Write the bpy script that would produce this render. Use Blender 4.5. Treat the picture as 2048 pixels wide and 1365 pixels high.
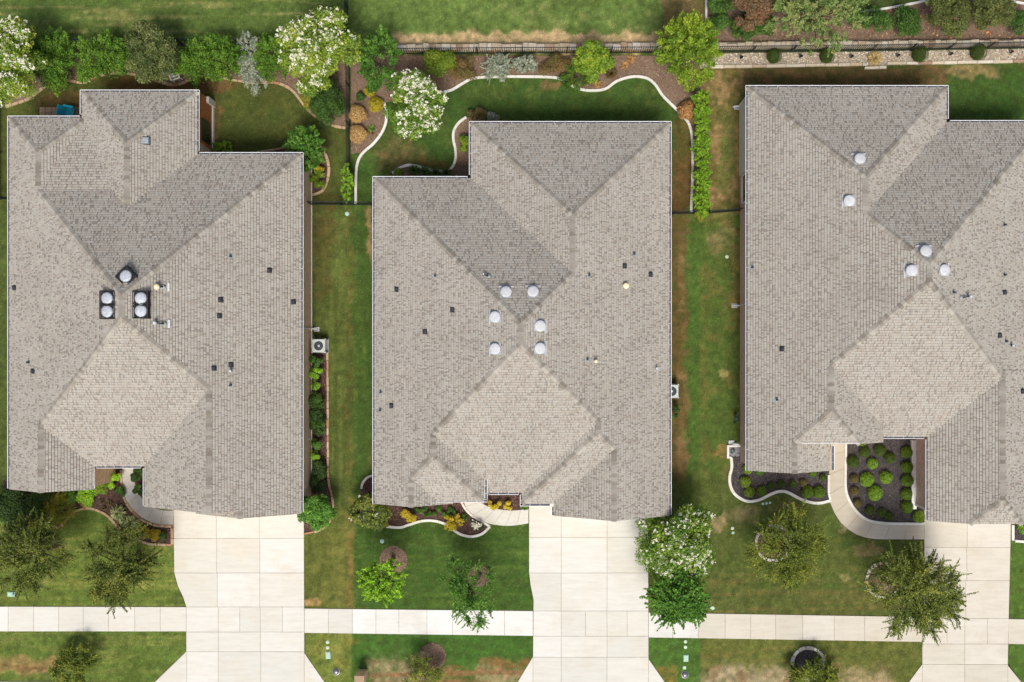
import bpy, bmesh, math, random
import numpy as np
from mathutils import Vector, Matrix
from mathutils.geometry import tessellate_polygon

for _o in list(bpy.data.objects):
    bpy.data.objects.remove(_o)
SC = bpy.context.scene
COL = SC.collection
R = math.radians

# ---------------------------------------------------------------- camera, sky, sun, exposure
CAMH = 56.0          # drone height in metres
PPM = 37.0           # photograph pixels per metre on the ground
NX, NY = 1066.0, 712.0   # the point of the photograph straight below the drone = world origin
cam_d = bpy.data.cameras.new('camera')
cam = bpy.data.objects.new('camera', cam_d)
COL.objects.link(cam)
cam.location = (0, 0, CAMH)
cam.rotation_euler = (0, 0, 0)
cam_d.sensor_width = 36.0
cam_d.lens = CAMH * PPM / 2048 * 36.0
cam_d.shift_x = (1024 - NX) / 2048
cam_d.shift_y = (NY - 682.5) / 2048
cam_d.clip_start = 1.0
cam_d.clip_end = 900
SC.camera = cam

SUN_EL, SUN_ROT = 61.0, 3.0
world = bpy.data.worlds.new('World')
SC.world = world
world.use_nodes = True
wn = world.node_tree
for n in list(wn.nodes):
    wn.nodes.remove(n)
wo = wn.nodes.new('ShaderNodeOutputWorld')
wb = wn.nodes.new('ShaderNodeBackground')
ws = wn.nodes.new('ShaderNodeTexSky')
ws.sky_type = 'NISHITA'
ws.sun_disc = False
ws.sun_elevation = R(SUN_EL)
ws.sun_rotation = R(180 - SUN_ROT)
ws.air_density = 1.0
ws.dust_density = 5.0
ws.ozone_density = 1.0
wb.inputs[1].default_value = 0.125
wn.links.new(ws.outputs[0], wb.inputs[0])
wn.links.new(wb.outputs[0], wo.inputs[0])

sun_d = bpy.data.lights.new('sun', 'SUN')
sun = bpy.data.objects.new('sun', sun_d)
COL.objects.link(sun)
sun_d.energy = 3.0
sun_d.angle = R(18.0)
sun_d.color = (1.0, 0.965, 0.90)
sun.rotation_euler = (R(90 - SUN_EL), 0, R(SUN_ROT))
sun.location = (0, -20, 60)

SC.view_settings.view_transform = 'Standard'
SC.view_settings.look = 'None'
SC.view_settings.gamma = 1.0
SC.view_settings.use_curve_mapping = False
SC.view_settings.exposure = 0.04
SC.render.engine = 'CYCLES'
SC.cycles.max_bounces = 6

# ---------------------------------------------------------------- helpers
rng = np.random.RandomState(7)
random.seed(7)


def G(px, py, z=0.0):
    """photograph pixel of a point known to lie at height z -> metres"""
    s = (CAMH - z) / CAMH
    return ((px - NX) / PPM * s, (NY - py) / PPM * s, z)


def lin(c):
    out = []
    for v in c[:3]:
        v = v / 255.0
        out.append(v / 12.92 if v <= 0.04045 else ((v + 0.055) / 1.055) ** 2.4)
    return out


def C4(c, s=1.0):
    l = lin(c)
    return (l[0] * s, l[1] * s, l[2] * s, 1.0)


def tag(o, label=None, cat=None, group=None, kind=None):
    if label: o['label'] = label
    if cat: o['category'] = cat
    if group: o['group'] = group
    if kind: o['kind'] = kind
    return o


def empty(name, loc, label=None, cat=None, group=None, kind=None, rz=0.0):
    o = bpy.data.objects.new(name, None)
    o.empty_display_size = 0.2
    COL.objects.link(o)
    o.location = loc
    o.rotation_euler = (0, 0, rz)
    return tag(o, label, cat, group, kind)


def link(name, me, parent=None, mat=None, loc=None):
    o = bpy.data.objects.new(name, me)
    COL.objects.link(o)
    if mat is not None and not me.materials:
        me.materials.append(mat)
    if loc is not None:
        o.location = loc
    if parent is not None:
        o.parent = parent
    return o


def mesh_np(name, verts, faces_n, loops=None, mat=None, nper=4, attrs=None, smooth=False):
    """verts (n,3); faces given as flat loop index array with nper verts per face"""
    me = bpy.data.meshes.new(name)
    nv = len(verts)
    me.vertices.add(nv)
    me.vertices.foreach_set('co', np.asarray(verts, dtype=np.float32).ravel())
    nf = faces_n
    me.loops.add(nf * nper)
    me.loops.foreach_set('vertex_index', np.asarray(loops, dtype=np.int32).ravel())
    me.polygons.add(nf)
    me.polygons.foreach_set('loop_start', np.arange(0, nf * nper, nper, dtype=np.int32))
    me.update(calc_edges=True)
    if smooth:
        me.polygons.foreach_set('use_smooth', np.ones(nf, dtype=bool))
    if attrs:
        for an, (typ, dom, data) in attrs.items():
            a = me.attributes.new(an, typ, dom)
            key = 'color' if 'COLOR' in typ else 'value'
            a.data.foreach_set(key, np.asarray(data, dtype=np.float32).ravel())
    if mat: me.materials.append(mat)
    return me


class MB:
    """collects boxes, prisms, tubes into one mesh"""
    def __init__(s):
        s.v = []; s.f = []

    def add(s, vs, fs):
        b = len(s.v)
        s.v += [tuple(v) for v in vs]
        s.f += [tuple(i + b for i in f) for f in fs]
        return s

    def box(s, x0, x1, y0, y1, z0, z1, top=True, M=None, bev=0.0):
        if bev > 0:
            b = bev
            vs = [(x0, y0, z0), (x1, y0, z0), (x1, y1, z0), (x0, y1, z0),
                  (x0, y0, z1 - b), (x1, y0, z1 - b), (x1, y1, z1 - b), (x0, y1, z1 - b),
                  (x0 + b, y0 + b, z1), (x1 - b, y0 + b, z1), (x1 - b, y1 - b, z1), (x0 + b, y1 - b, z1)]
            fs = [(3, 2, 1, 0), (0, 1, 5, 4), (1, 2, 6, 5), (2, 3, 7, 6), (3, 0, 4, 7),
                  (4, 5, 9, 8), (5, 6, 10, 9), (6, 7, 11, 10), (7, 4, 8, 11), (8, 9, 10, 11)]
        else:
            vs = [(x0, y0, z0), (x1, y0, z0), (x1, y1, z0), (x0, y1, z0),
                  (x0, y0, z1), (x1, y0, z1), (x1, y1, z1), (x0, y1, z1)]
            fs = [(3, 2, 1, 0), (0, 1, 5, 4), (1, 2, 6, 5), (2, 3, 7, 6), (3, 0, 4, 7), (4, 5, 6, 7)]
        if M is not None:
            vs = [tuple(M @ Vector(v)) for v in vs]
        return s.add(vs, fs)

    def prism(s, poly, z0, z1, bev=0.0):
        """poly: counter-clockwise list of (x,y); bevelled top edge"""
        n = len(poly)
        area = sum(poly[i][0] * poly[(i + 1) % n][1] - poly[(i + 1) % n][0] * poly[i][1] for i in range(n))
        if area < 0: poly = poly[::-1]
        vs = [(p[0], p[1], z0) for p in poly]
        fs = [tuple(range(n))[::-1]]
        if bev > 0:
            inner = inset(poly, bev)
            vs += [(p[0], p[1], z1 - bev) for p in poly]
            vs += [(p[0], p[1], z1) for p in inner]
            for i in range(n):
                j = (i + 1) % n
                fs.append((i, j, n + j, n + i))
                fs.append((n + i, n + j, 2 * n + j, 2 * n + i))
            fs.append(tuple(range(2 * n, 3 * n)))
        else:
            vs += [(p[0], p[1], z1) for p in poly]
            for i in range(n):
                j = (i + 1) % n
                fs.append((i, j, n + j, n + i))
            fs.append(tuple(range(n, 2 * n)))
        return s.add(vs, fs)

    def tube(s, pts, rad, seg=6, cap=True):
        pts = [Vector(p) for p in pts]
        if not hasattr(rad, '__len__'): rad = [rad] * len(pts)
        rings = []
        vs = []
        up = Vector((0, 0, 1))
        for i, p in enumerate(pts):
            d = (pts[min(i + 1, len(pts) - 1)] - pts[max(i - 1, 0)])
            if d.length < 1e-6: d = Vector((0, 0, 1))
            d.normalize()
            a = d.cross(up)
            if a.length < 0.05: a = d.cross(Vector((1, 0, 0)))
            a.normalize()
            b = d.cross(a)
            for k in range(seg):
                t = 2 * math.pi * k / seg
                vs.append(tuple(p + (a * math.cos(t) + b * math.sin(t)) * rad[i]))
        fs = []
        for i in range(len(pts) - 1):
            for k in range(seg):
                k2 = (k + 1) % seg
                fs.append((i * seg + k, i * seg + k2, (i + 1) * seg + k2, (i + 1) * seg + k))
        if cap:
            fs.append(tuple(range(seg)))
            fs.append(tuple(range((len(pts) - 1) * seg, len(pts) * seg))[::-1])
        return s.add(vs, fs)

    def lathe(s, prof, seg=20, M=None):
        """prof: list of (r,z)"""
        vs = []
        for r, z in prof:
            for k in range(seg):
                t = 2 * math.pi * k / seg
                vs.append((r * math.cos(t), r * math.sin(t), z))
        if M is not None:
            vs = [tuple(M @ Vector(v)) for v in vs]
        fs = []
        for i in range(len(prof) - 1):
            for k in range(seg):
                k2 = (k + 1) % seg
                fs.append((i * seg + k, i * seg + k2, (i + 1) * seg + k2, (i + 1) * seg + k))
        fs.append(tuple(range(seg))[::-1])
        fs.append(tuple(range((len(prof) - 1) * seg, len(prof) * seg)))
        return s.add(vs, fs)

    def mesh(s, name, mat, smooth=False):
        me = bpy.data.meshes.new(name)
        me.from_pydata(s.v, [], s.f)
        me.update()
        if mat: me.materials.append(mat)
        if smooth:
            me.polygons.foreach_set('use_smooth', np.ones(len(me.polygons), dtype=bool))
        return me

    def build(s, name, mat, parent=None, smooth=False, loc=None):
        return link(name, s.mesh(name, mat, smooth), parent, None, loc)


def inset(poly, d):
    n = len(poly)
    out = []
    for i in range(n):
        p0, p1, p2 = Vector(poly[i - 1]), Vector(poly[i]), Vector(poly[(i + 1) % n])
        a = (p1 - p0); b = (p2 - p1)
        if a.length < 1e-7 or b.length < 1e-7:
            out.append(tuple(p1)); continue
        a.normalize(); b.normalize()
        na = Vector((-a.y, a.x)); nb = Vector((-b.y, b.x))
        m = na + nb
        if m.length < 1e-3:
            out.append(tuple(p1 + na * d)); continue
        m.normalize()
        k = max(0.35, m.dot(na))
        out.append(tuple(p1 + m * (d / k)))
    return out


def smooth_line(pts, step):
    """Catmull-Rom resample of a 2-D polyline at roughly equal steps"""
    P = [Vector((p[0], p[1])) for p in pts]
    dense = []
    for i in range(len(P) - 1):
        p0 = P[i - 1] if i > 0 else P[i] * 2 - P[i + 1]
        p1, p2 = P[i], P[i + 1]
        p3 = P[i + 2] if i + 2 < len(P) else P[i + 1] * 2 - P[i]
        for k in range(12):
            t = k / 12
            dense.append(0.5 * ((2 * p1) + (-p0 + p2) * t + (2 * p0 - 5 * p1 + 4 * p2 - p3) * t * t + (-p0 + 3 * p1 - 3 * p2 + p3) * t ** 3))
    dense.append(P[-1])
    L = [0]
    for a, b in zip(dense, dense[1:]):
        L.append(L[-1] + (b - a).length)
    n = max(1, int(round(L[-1] / step)))
    out = []
    j = 0
    for k in range(n + 1):
        t = L[-1] * k / n
        while j < len(L) - 2 and L[j + 1] < t: j += 1
        f = (t - L[j]) / max(1e-9, L[j + 1] - L[j])
        out.append(dense[j].lerp(dense[j + 1], min(1, max(0, f))))
    return out


def pip(X, Y, poly):
    """vectorised point in polygon"""
    inside = np.zeros(X.shape, dtype=bool)
    n = len(poly)
    j = n - 1
    for i in range(n):
        xi, yi = poly[i]; xj, yj = poly[j]
        if yi != yj:
            c = ((yi > Y) != (yj > Y)) & (X < (xj - xi) * (Y - yi) / (yj - yi) + xi)
            inside ^= c
        j = i
    return inside


def vnoise(x, y, seed, period=256):
    r = np.random.RandomState(seed).rand(period, period)
    xi = np.floor(x).astype(int); yi = np.floor(y).astype(int)
    fx = x - xi; fy = y - yi
    fx = fx * fx * (3 - 2 * fx); fy = fy * fy * (3 - 2 * fy)
    a = r[xi % period, yi % period]; b = r[(xi + 1) % period, yi % period]
    c = r[xi % period, (yi + 1) % period]; d = r[(xi + 1) % period, (yi + 1) % period]
    return (a * (1 - fx) + b * fx) * (1 - fy) + (c * (1 - fx) + d * fx) * fy


def fbm(x, y, seed, o=4):
    t = 0; a = 0.5; s = 0
    for k in range(o):
        t = t + a * vnoise(x * 2 ** k + 17.3 * k, y * 2 ** k + 5.1 * k, seed + k)
        s += a; a *= 0.55
    return t / s


# ---------------------------------------------------------------- materials
def mat_base(name):
    m = bpy.data.materials.new(name)
    m.use_nodes = True
    nt = m.node_tree
    b = nt.nodes['Principled BSDF']
    return m, nt, b


def N(nt, t, **kw):
    n = nt.nodes.new(t)
    for k, v in kw.items():
        setattr(n, k, v)
    return n


def mixcol(nt, a, b, fac, mode='MIX'):
    m = nt.nodes.new('ShaderNodeMix')
    m.data_type = 'RGBA'; m.blend_type = mode
    for s, v in ((6, a), (7, b)):
        if isinstance(v, (tuple, list)): m.inputs[s].default_value = v
        else: nt.links.new(v, m.inputs[s])
    if isinstance(fac, (int, float)): m.inputs[0].default_value = fac
    else: nt.links.new(fac, m.inputs[0])
    return m.outputs[2]


def ramp(nt, src, stops, interp='LINEAR'):
    r = nt.nodes.new('ShaderNodeValToRGB')
    r.color_ramp.interpolation = interp
    el = r.color_ramp.elements
    while len(el) < len(stops): el.new(0.5)
    for e, (p, c) in zip(el, stops):
        e.position = p
        e.color = c if len(c) == 4 else (*c, 1)
    if src is not None: nt.links.new(src, r.inputs[0])
    return r.outputs[0]


def noise(nt, scale, detail=4, rough=0.6, vec=None, dim='3D'):
    n = nt.nodes.new('ShaderNodeTexNoise')
    n.noise_dimensions = dim
    n.inputs['Scale'].default_value = scale
    n.inputs['Detail'].default_value = detail
    n.inputs['Roughness'].default_value = rough
    if vec is not None: nt.links.new(vec, n.inputs['Vector'])
    return n.outputs[0]


def wpos(nt):
    return nt.nodes.new('ShaderNodeNewGeometry').outputs['Position']


def bump(nt, b, h, strength=0.5, dist=0.01):
    n = nt.nodes.new('ShaderNodeBump')
    n.inputs['Strength'].default_value = strength
    n.inputs['Distance'].default_value = dist
    nt.links.new(h, n.inputs['Height'])
    nt.links.new(n.outputs[0], b.inputs['Normal'])


def simple(name, c, rough=0.7, metal=0.0, var=0.12, scale=6.0, s=1.0):
    m, nt, b = mat_base(name)
    base = C4(c, s)
    f = noise(nt, scale, 4, 0.6, wpos(nt))
    lo = tuple(v * (1 - var * 2) for v in base[:3]) + (1,)
    hi = tuple(min(1, v * (1 + var * 1.5)) for v in base[:3]) + (1,)
    nt.links.new(ramp(nt, f, [(0.3, lo), (0.7, hi)]), b.inputs['Base Color'])
    b.inputs['Roughness'].default_value = rough
    b.inputs['Metallic'].default_value = metal
    return m


# shingles: per-tab tone attribute
SH_STOPS = [(0.0, C4((147, 142, 134))), (0.10, C4((152, 146, 137))), (0.18, C4((157, 150, 140))), (0.36, C4((162, 155, 145))), (0.56, C4((166, 161, 151))),
            (0.8, C4((170, 166, 156))), (1.0, C4((164, 162, 156)))]
CAP_STOPS = [(0.0, C4((126, 120, 110))), (0.3, C4((144, 138, 128))), (0.7, C4((154, 149, 140))), (1.0, C4((168, 164, 154)))]


def shingle_mat(name, use_obj, caps=False):
    m, nt, b = mat_base(name)
    if use_obj:
        src = nt.nodes.new('ShaderNodeObjectInfo').outputs['Random']
    else:
        a = nt.nodes.new('ShaderNodeAttribute'); a.attribute_name = 'tone'
        src = a.outputs['Fac']
    c = ramp(nt, src, CAP_STOPS if (use_obj or caps) else SH_STOPS)
    g = noise(nt, 55, 3, 0.8, wpos(nt))
    c = mixcol(nt, c, ramp(nt, g, [(0.3, (0.62, 0.60, 0.58)), (0.7, (1.25, 1.25, 1.25))]), 0.55, 'MULTIPLY')
    w = noise(nt, 0.5, 5, 0.65, wpos(nt))
    c = mixcol(nt, c, ramp(nt, w, [(0.32, (0.90, 0.895, 0.89)), (0.68, (1.06, 1.06, 1.06))]), 0.8, 'MULTIPLY')
    nt.links.new(c, b.inputs['Base Color'])
    b.inputs['Roughness'].default_value = 0.92
    b.inputs['Specular IOR Level'].default_value = 0.2
    bump(nt, b, g, 0.5, 0.006)
    return m


M = {}
M['shingle'] = shingle_mat('asphalt_shingle', False)
M['cap'] = shingle_mat('ridge_shingle', True)
M['cap_rest'] = shingle_mat('ridge_shingle_joined', False, True)
M['deck'] = simple('roof_felt', (60, 55, 52), 0.95)
M['gutter'] = simple('white_gutter_metal', (232, 232, 232), 0.35, 0.0, 0.04, 2)
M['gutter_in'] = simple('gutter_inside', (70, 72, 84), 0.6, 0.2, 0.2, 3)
M['white'] = simple('white_paint', (228, 226, 222), 0.45, 0, 0.04)
M['trim'] = simple('trim_paint', (205, 198, 186), 0.6, 0, 0.05)
M['soffit'] = simple('soffit_board', (190, 184, 172), 0.7, 0, 0.05)
M['stucco'] = simple('stucco', (212, 206, 192), 0.9, 0, 0.08, 10)
M['vent_white'] = simple('vent_white', (190, 192, 195), 0.8, 0.0, 0.07)
M['galv'] = simple('galvanised_metal', (176, 182, 190), 0.6, 0.15, 0.12, 9)
M['pipe_grey'] = simple('pipe_grey', (150, 160, 165), 0.5, 0.3, 0.1)
M['cream'] = simple('cream_cap', (232, 216, 176), 0.5, 0, 0.05)
M['dark_vent'] = simple('dark_vent', (44, 46, 54), 0.6, 0.1, 0.2)
M['cage'] = simple('black_mesh', (34, 36, 40), 0.6, 0.3, 0.2)
M['fence'] = simple('fence_metal', (30, 44, 47), 0.5, 0.3, 0.2)
M['ac_shell'] = simple('ac_shell', (182, 186, 182), 0.5, 0.2, 0.08)
M['ac_dark'] = simple('ac_dark', (52, 60, 64), 0.6, 0.3, 0.15)
M['green_lid'] = simple('green_plastic', (158, 190, 172), 0.6, 0, 0.08)
M['pale_lid'] = simple('pale_green_plastic', (180, 200, 170), 0.6, 0, 0.08)
M['meter'] = simple('meter_grey', (120, 120, 126), 0.35, 0.5, 0.1)
M['dark_green'] = simple('valve_green', (38, 82, 70), 0.6, 0, 0.2)
M['blue'] = simple('turquoise_plastic', (20, 168, 196), 0.4, 0, 0.04)
M['glass'] = simple('window_glass', (24, 28, 34), 0.08, 0, 0.05)
M['door'] = simple('brown_door', (92, 56, 34), 0.5, 0, 0.15)
M['cedar'] = simple('stained_cedar', (176, 106, 58), 0.6, 0, 0.16, 5)
M['bark'] = simple('bark', (96, 80, 66), 0.95, 0, 0.25, 12)
M['asphalt'] = simple('asphalt', (84, 82, 80), 0.95, 0, 0.15, 20)
M['joint'] = simple('joint_soil', (132, 122, 104), 1.0, 0, 0.25, 4)
M['black'] = simple('black_metal', (24, 25, 32), 0.5, 0.2, 0.1)


def concrete_mat(name, c, stain, s=0.92):
    m, nt, b = mat_base(name)
    p = wpos(nt)
    oi = nt.nodes.new('ShaderNodeObjectInfo').outputs['Random']
    base = ramp(nt, oi, [(0.0, C4((c[0] - 5, c[1] - 4, c[2] - 3), s)), (0.5, C4(c, s)), (1.0, C4((min(255, c[0] + 5), min(255, c[1] + 6), min(255, c[2] + 10)), s))])
    f1 = noise(nt, 0.55, 5, 0.65, p)
    c1 = mixcol(nt, base, C4(stain, s), ramp(nt, f1, [(0.48, (0, 0, 0)), (0.72, (0.55, 0.55, 0.55))]))
    mp = nt.nodes.new('ShaderNodeMapping'); mp.inputs['Scale'].default_value = (0.5, 3.0, 1)
    nt.links.new(p, mp.inputs[0])
    f2 = noise(nt, 1.6, 6, 0.7, mp.outputs[0])
    c2 = mixcol(nt, c1, ramp(nt, f2, [(0.28, (0.88, 0.87, 0.85)), (0.6, (1.03, 1.03, 1.03))]), 0.75, 'MULTIPLY')
    f3 = noise(nt, 60, 3, 0.8, p)
    c3 = mixcol(nt, c2, ramp(nt, f3, [(0.3, (0.88, 0.88, 0.88)), (0.7, (1.06, 1.06, 1.06))]), 0.6, 'MULTIPLY')
    nt.links.new(c3, b.inputs['Base Color'])
    b.inputs['Roughness'].default_value = 0.9
    b.inputs['Specular IOR Level'].default_value = 0.25
    bump(nt, b, f3, 0.3, 0.004)
    return m


M['conc'] = concrete_mat('driveway_concrete', (211, 209, 199), (206, 197, 176))
M['conc_white'] = concrete_mat('pale_sidewalk_concrete', (220, 219, 213), (198, 195, 184))
M['conc_cream'] = concrete_mat('cream_sidewalk_concrete', (205, 199, 184), (192, 183, 162))
M['conc_walk'] = concrete_mat('path_concrete', (194, 185, 167), (182, 170, 148))
M['conc_grey'] = concrete_mat('grey_path_concrete', (190, 187, 179), (178, 172, 160))
M['curb'] = concrete_mat('white_bed_curb', (226, 224, 214), (204, 196, 178))


def stone_mat(name, stops, s=0.9, rough=0.9):
    m, nt, b = mat_base(name)
    oi = nt.nodes.new('ShaderNodeObjectInfo').outputs['Random']
    c = ramp(nt, oi, [(p, C4(k, s)) for p, k in stops])
    p = wpos(nt)
    f = noise(nt, 9, 5, 0.7, p)
    c = mixcol(nt, c, ramp(nt, f, [(0.3, (0.72, 0.70, 0.68)), (0.65, (1.12, 1.12, 1.1))]), 0.8, 'MULTIPLY')
    nt.links.new(c, b.inputs['Base Color'])
    b.inputs['Roughness'].default_value = rough
    bump(nt, b, f, 0.6, 0.02)
    return m


M['flagstone'] = stone_mat('tan_flagstone', [(0, (196, 168, 132)), (0.3, (178, 156, 126)), (0.6, (188, 162, 128)), (0.85, (170, 122, 90)), (1, (204, 184, 152))])
M['limestone'] = stone_mat('limestone', [(0, (206, 192, 168)), (0.35, (196, 182, 158)), (0.6, (214, 206, 190)), (0.9, (192, 170, 140)), (1, (162, 128, 108))])
M['cobble'] = stone_mat('white_cobble', [(0, (222, 216, 200)), (0.5, (206, 200, 184)), (0.9, (228, 224, 214)), (1, (196, 150, 110))])
M['paver'] = stone_mat('patio_paver', [(0, (168, 140, 112)), (0.5, (182, 158, 130)), (1, (150, 128, 104))])


def brick_mat(name, c1, c2, mortar):
    m, nt, b = mat_base(name)
    p = wpos(nt)
    sx = nt.nodes.new('ShaderNodeSeparateXYZ'); nt.links.new(p, sx.inputs[0])
    ad = nt.nodes.new('ShaderNodeMath'); ad.operation = 'ADD'
    nt.links.new(sx.outputs[0], ad.inputs[0]); nt.links.new(sx.outputs[1], ad.inputs[1])
    cb = nt.nodes.new('ShaderNodeCombineXYZ')
    nt.links.new(ad.outputs[0], cb.inputs[0]); nt.links.new(sx.outputs[2], cb.inputs[1])
    br = nt.nodes.new('ShaderNodeTexBrick')
    nt.links.new(cb.outputs[0], br.inputs['Vector'])
    br.inputs['Color1'].default_value = C4(c1); br.inputs['Color2'].default_value = C4(c2)
    br.inputs['Mortar'].default_value = C4(mortar)
    br.inputs['Scale'].default_value = 1.0
    br.inputs['Mortar Size'].default_value = 0.009
    br.inputs['Brick Width'].default_value = 0.22
    br.inputs['Row Height'].default_value = 0.08
    f = noise(nt, 6, 4, 0.6, p)
    c = mixcol(nt, br.outputs[0], ramp(nt, f, [(0.3, (0.75, 0.73, 0.7)), (0.7, (1.15, 1.12, 1.1))]), 0.9, 'MULTIPLY')
    nt.links.new(c, b.inputs['Base Color'])
    b.inputs['Roughness'].default_value = 0.9
    bump(nt, b, br.outputs[1], -0.6, 0.01)
    return m


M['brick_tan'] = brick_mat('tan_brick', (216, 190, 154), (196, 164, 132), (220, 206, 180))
M['brick_red'] = brick_mat('red_brown_brick', (196, 150, 128), (214, 186, 170), (224, 214, 200))  # brick tones raised to offset the dim light on the recessed wall


def foliage_mat():
    m, nt, b = mat_base('foliage')
    a = nt.nodes.new('ShaderNodeAttribute'); a.attribute_name = 'leafcol'
    c = a.outputs['Color']
    nt.links.new(c, b.inputs['Base Color'])
    b.inputs['Roughness'].default_value = 0.55
    b.inputs['Specular IOR Level'].default_value = 0.35
    tr = nt.nodes.new('ShaderNodeBsdfTranslucent')
    nt.links.new(mixcol(nt, c, (1.0, 1.0, 0.5, 1), 0.6, 'MULTIPLY'), tr.inputs[0])
    mx = nt.nodes.new('ShaderNodeMixShader'); mx.inputs[0].default_value = 0.3
    nt.links.new(b.outputs[0], mx.inputs[1]); nt.links.new(tr.outputs[0], mx.inputs[2])
    nt.links.new(mx.outputs[0], nt.nodes['Material Output'].inputs[0])
    return m


M['leaf'] = foliage_mat()


def lawn_mat():
    m, nt, b = mat_base('lawn_turf')
    p = wpos(nt)
    a = nt.nodes.new('ShaderNodeAttribute'); a.attribute_name = 'turf'
    f1 = noise(nt, 2.2, 6, 0.7, p)
    c = mixcol(nt, a.outputs['Color'], ramp(nt, f1, [(0.3, (0.72, 0.76, 0.72)), (0.68, (1.22, 1.15, 1.1))]), 0.9, 'MULTIPLY')
    f2 = noise(nt, 16, 4, 0.8, p)
    c = mixcol(nt, c, ramp(nt, f2, [(0.28, (0.5, 0.54, 0.5)), (0.7, (1.4, 1.34, 1.25))]), 0.75, 'MULTIPLY')
    nt.links.new(c, b.inputs['Base Color'])
    b.inputs['Roughness'].default_value = 1.0
    b.inputs['Specular IOR Level'].default_value = 0.05
    bump(nt, b, f2, 0.8, 0.04)
    return m


M['lawn'] = lawn_mat()


def ground_mat(name, stops, scale, s=0.85, rel=0.03):
    m, nt, b = mat_base(name)
    p = wpos(nt)
    f = noise(nt, scale, 8, 0.75, p)
    c = ramp(nt, f, [(q, C4(k, s)) for q, k in stops])
    g = noise(nt, 0.9, 3, 0.6, p)
    c = mixcol(nt, c, ramp(nt, g, [(0.3, (0.78, 0.76, 0.76)), (0.7, (1.15, 1.12, 1.1))]), 0.9, 'MULTIPLY')
    nt.links.new(c, b.inputs['Base Color'])
    b.inputs['Roughness'].default_value = 1.0
    b.inputs['Specular IOR Level'].default_value = 0.1
    bump(nt, b, f, 0.9, rel)
    return m


M['mulch'] = ground_mat('brown_mulch', [(0.3, (100, 82, 68)), (0.5, (130, 109, 92)), (0.68, (154, 134, 114))], 11)
M['mulch_dark'] = ground_mat('dark_mulch', [(0.3, (58, 55, 57)), (0.5, (80, 76, 77)), (0.7, (104, 98, 95))], 13)
M['mulch_h1'] = ground_mat('red_brown_mulch', [(0.3, (62, 46, 42)), (0.5, (92, 72, 66)), (0.7, (122, 100, 90))], 12)
M['gravel_bed'] = ground_mat('gravel_fines', [(0.3, (138, 126, 108)), (0.5, (172, 160, 140)), (0.7, (198, 190, 170))], 14)
M['terrain'] = ground_mat('far_grass', [(0.3, (66, 84, 38)), (0.5, (86, 104, 50)), (0.7, (110, 118, 66))], 0.8)


def attrcol_mat(name, attr='leafcol', rough=0.95):
    m, nt, b = mat_base(name)
    a = nt.nodes.new('ShaderNodeAttribute'); a.attribute_name = attr
    nt.links.new(a.outputs['Color'], b.inputs['Base Color'])
    b.inputs['Roughness'].default_value = rough
    b.inputs['Specular IOR Level'].default_value = 0.15
    return m


M['chips'] = attrcol_mat('loose_chips')
M['blade'] = attrcol_mat('grass_blade')

# ================================================================ GROUND
def pxpoly(pts):
    return [G(x, y)[:2] for x, y in pts]


ter = MB(); ter.box(-420, 420, -420, 420, -0.4, -0.05)
tag(ter.build('ground', M['terrain']), kind='structure')

# lawn: fine sheet, real turf colours (species, drought, bare soil)
LX0, LX1, LY0, LY1 = -60, 2130, -60, 1366
step = 3.2
gx = np.arange(LX0, LX1 + step, step); gy = np.arange(LY0, LY1 + step, step)
PXg, PYg = np.meshgrid(gx, gy)


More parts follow.
